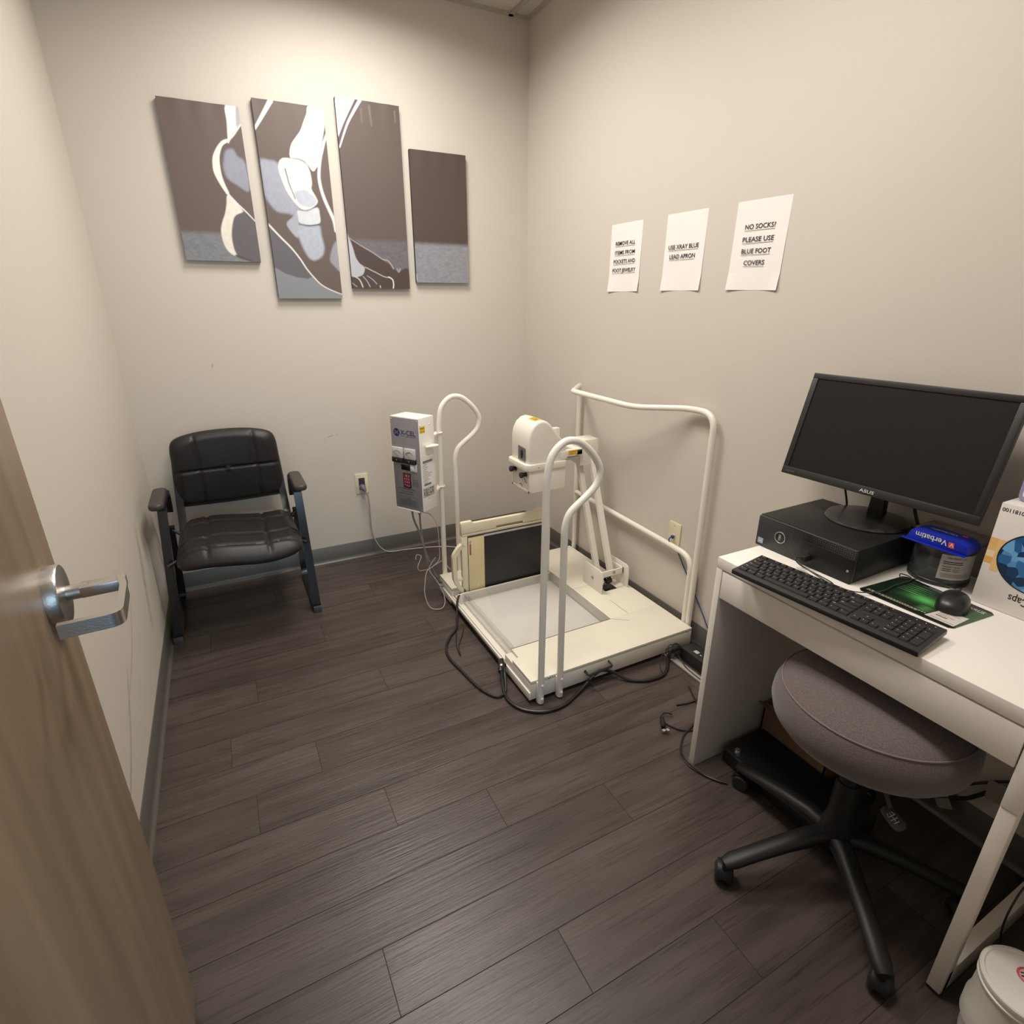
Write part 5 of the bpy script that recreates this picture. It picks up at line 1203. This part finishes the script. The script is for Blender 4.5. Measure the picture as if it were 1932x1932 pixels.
P_ = [(-.862, -1.395, .054), (-.878, -1.420, .052), (-.890, -1.455, .025), (-.905, -1.500, .0075), (-.912, -1.560, .0075), (-.885, -1.625, .0075), (-.82, -1.668, .0075), (-.74, -1.672, .0075), (-.66, -1.640, .0075), (-.60, -1.618, .022), (-.555, -1.612, .046), (-.52, -1.612, .050), (-.475, -1.625, .032), (-.43, -1.665, .0080), (-.37, -1.700, .0075), (-.29, -1.705, .0075), (-.235, -1.672, .0075), (-.20, -1.635, .0150), (-.175, -1.622, .030), (-.135, -1.622, .035), (-.110, -1.632, .036)]
cable('power_cable', 'thick black power cord curving round the near corner of the platform', P_, .0065, CORD, extra=[('inline_plug', lambda q: q.tube([(-.853, -1.372, .056), (-.868, -1.398, .053), (-.885, -1.428, .045)], [.009, .0125, .010], 10), CORD), ('pale_sticker', lambda q: q.lathe([(0, 0), (.006, 0), (.006, .001), (0, .001)], (-.874, -1.412, .0645), (-.3, -.3, 1), 4), PAPER)])
cl = []
for i in range(70):
    a = i/70*2*math.pi*3.4; cl.append((-.178+.034*math.cos(a)+.004*math.sin(3*a), -1.640+.012*math.sin(a*1.7), .050+.030*math.sin(a)+.004*math.cos(2*a)))
cable('coiled_cable', 'bundled loops of thin black cord at the right front of the platform', [(-.27, -1.70, .004), (-.275, -1.675, .012), (-.25, -1.645, .045), (-.215, -1.640, .055)]+cl[::3]+[(-.17, -1.66, .04), (-.175, -1.72, .014), (-.178, -1.80, .0125), (-.176, -1.88, .0125)], .0019, CORD, n=5)
cable('plug_cable', 'black cord with a loose two-prong plug on the floor by the desk panel', [(-.4150, -1.8980, .010), (-.440, -1.882, .014), (-.462, -1.888, .008), (-.468, -1.905, .005), (-.458, -1.935, .004), (-.440, -1.965, .0035), (-.41, -1.985, .0035), (-.36, -1.99, .0035), (-.32, -1.95, .0035), (-.28, -1.88, .0035), (-.24, -1.80, .0035)], .0028, CORD,
    extra=[('plug', lambda q: q.tube([(-.462, -1.896, .012), (-.478, -1.918, .012), (-.492, -1.938, .012)], [(.006, .006), (.009, .011), (.007, .010)], 10), CORD), ('prong', lambda q: (q.box((-.506, -1.955, .008), (-.494, -1.943, .0155), .0006), q.box((-.492, -1.960, .008), (-.482, -1.948, .0155), .0006)), CHROME)])
cable('floor_cable', 'black cord crossing the foot of the desk side panel', [(-.36, -1.862, .0035), (-.32, -1.872, .0035), (-.27, -1.876, .0035), (-.21, -1.87, .0035)], .003, CORD)
cable('black_cable', 'black cord running past the desk panel edge to the stool caster', [(-.33, -1.955, .004), (-.40, -1.975, .004), (-.452, -1.995, .004), (-.512, -2.045, .012), (-.532, -2.085, .020), (-.528, -2.120, .014), (-.515, -2.155, .006), (-.495, -2.190, .006), (-.475, -2.212, .006)], .0034, CORD)
cable('network_cable', 'blue network cable hanging from the wall plate down to the desk', [(-.007, -1.3985, .447), (-.024, -1.394, .444), (-.030, -1.393, .430), (-.018, -1.405, .412), (-.007, -1.428, .388), (-.006, -1.47, .335), (-.006, -1.53, .265), (-.007, -1.60, .185), (-.009, -1.66, .112), (-.020, -1.70, .085), (-.030, -1.78, .062)], .0026, BLUEC,
    extra=[('network_plug', block((-.022, -1.404, .440), (-.0095, -1.391, .453), .002), BLUEC)])
# grey cords at the back
cable('grey_power_cable', 'grey power cord drooping from the back wall outlet to the floor', [(-1.060, -.045, .416), (-1.050, -.048, .395), (-1.045, -.042, .33), (-1.044, -.032, .24), (-1.040, -.028, .15), (-1.015, -.028, .070), (-.975, -.028, .020), (-.93, -.030, .0055), (-.86, -.036, .0045), (-.79, -.050, .0045), (-.70, -.075, .0045), (-.60, -.12, .0045), (-.50, -.22, .0045), (-.45, -.38, .0045), (-.445, -.55, .0045), (-.45, -.610, .012)], .0042, GREYC,
    extra=[('wall_plug', lambda q: q.tube([(-1.068, -.0085, .436), (-1.068, -.028, .434), (-1.064, -.042, .424), (-1.060, -.047, .414)], [.016, .017, .011, .006], 14), mat('plug_violet_grey', (.13, .11, .18), .35))])
gl = G(.012, 0, -.038)
cable('generator_cable', 'thick grey cable running from the control box down to the platform', [G(-.035, .0, -.004), G(-.030, .0, -.07), (gl.x-.005, gl.y, .36), (gl.x+.005, gl.y-.01, .30), (gl.x+.025, gl.y-.015, .22), (gl.x+.055, gl.y-.01, .13), (gl.x+.085, gl.y-.005, .075), (-.848, -.640, .060)], .0050, mat('cable_dark_grey', (.20, .185, .18), .5))
cable('hose_cable', 'short dark grey cable under the control box gland', [gl, gl-Z*.05, (gl.x+.002, gl.y-.004, .36), (gl.x+.008, gl.y-.008, .29), (gl.x+.02, gl.y-.02, .20), (gl.x+.045, gl.y-.02, .11), (gl.x+.075, gl.y-.02, .06), (-.850, -.690, .065)], .0045, mat('cable_dark_grey', (.20, .185, .18), .5))
cable('looped_cable', 'thin grey cable hanging in a large loop beside the platform rear corner', [G(.02, .01, -.030), (gl.x+.05, gl.y-.02, .455), (gl.x+.075, gl.y-.03, .40), (gl.x+.080, gl.y-.03, .30), (gl.x+.075, gl.y-.035, .22), (gl.x+.04, gl.y-.04, .190), (gl.x, gl.y-.06, .18), (gl.x-.02, gl.y-.08, .13), (gl.x-.03, gl.y-.10, .07), (gl.x-.015, gl.y-.13, .015), (gl.x+.030, gl.y-.15, .006), (gl.x+.060, gl.y-.13, .020), (gl.x+.065, gl.y-.10, .060), (gl.x+.045, gl.y-.07, .12), (gl.x+.015, gl.y-.05, .175), (gl.x+.03, gl.y-.04, .205), (gl.x+.055, gl.y-.04, .235)], .0022, GREYC)
cable('looped_cable', 'thin grey cable curling along the floor behind the handrail posts', [(gl.x-.03, gl.y+.02, .215), (gl.x-.02, gl.y+.03, .235), (gl.x+.0, gl.y+.02, .225), (gl.x-.03, gl.y-.01, .19), (gl.x-.02, gl.y-.01, .165), (gl.x+.03, gl.y+.0, .16), (gl.x+.09, gl.y+.03, .165), (-.80, -.575, .150), (-.785, -.585, .12), (-.775, -.607, .105)], .0022, GREYC)
# tagged cables below the right end of the desk
t = thing('tagged_cable', 'black cables with paper tags hanging behind the desk leg', 'cable', (-.03, -2.6, .2))
b = MB(); b.tube(spline([(-.03, -2.45, .02), (-.03, -2.52, .05), (-.03, -2.56, .095), (-.028, -2.62, .17), (-.022, -2.68, .235), (-.02, -2.76, .30), (-.03, -2.80, .34)], 8), .004, 8); b.build('cord', CORD, t)
b = MB(); b.tube(spline([(-.035, -2.54, .055), (-.03, -2.58, .088), (-.028, -2.63, .13), (-.022, -2.68, .205), (-.02, -2.74, .26)], 8), .006, 8); b.build('cord', CORD, t)
TAGM = mat('cable_tag', (.30, .27, .24), .7)
for y_, z_, a_, w_, h_ in ((-2.525, .055, -50, .03, .055), (-2.585, .080, 35, .04, .045), (-2.683, .205, 5, .042, .06), (-2.56, .100, 30, .022, .035)):
    b = MB(); b.prism([(p[0], p[1]) for p in rrect(w_, h_, .003, 2)], (-.034, y_, z_), -Y*math.cos(R(a_))+Z*math.sin(R(a_)), Z*math.cos(R(a_))+Y*math.sin(R(a_)), .0008); b.build('paper_tag', TAGM, t)
cable('thin_cable', 'thin black cord hanging beside the white desk leg', [(-.28, -2.855, .25), (-.33, -2.850, .245), (-.37, -2.852, .20), (-.375, -2.856, .14), (-.36, -2.862, .09), (-.33, -2.874, .040), (-.28, -2.89, .008), (-.22, -2.90, .004)], .002, CORD)
bpy.context.view_layer.update()
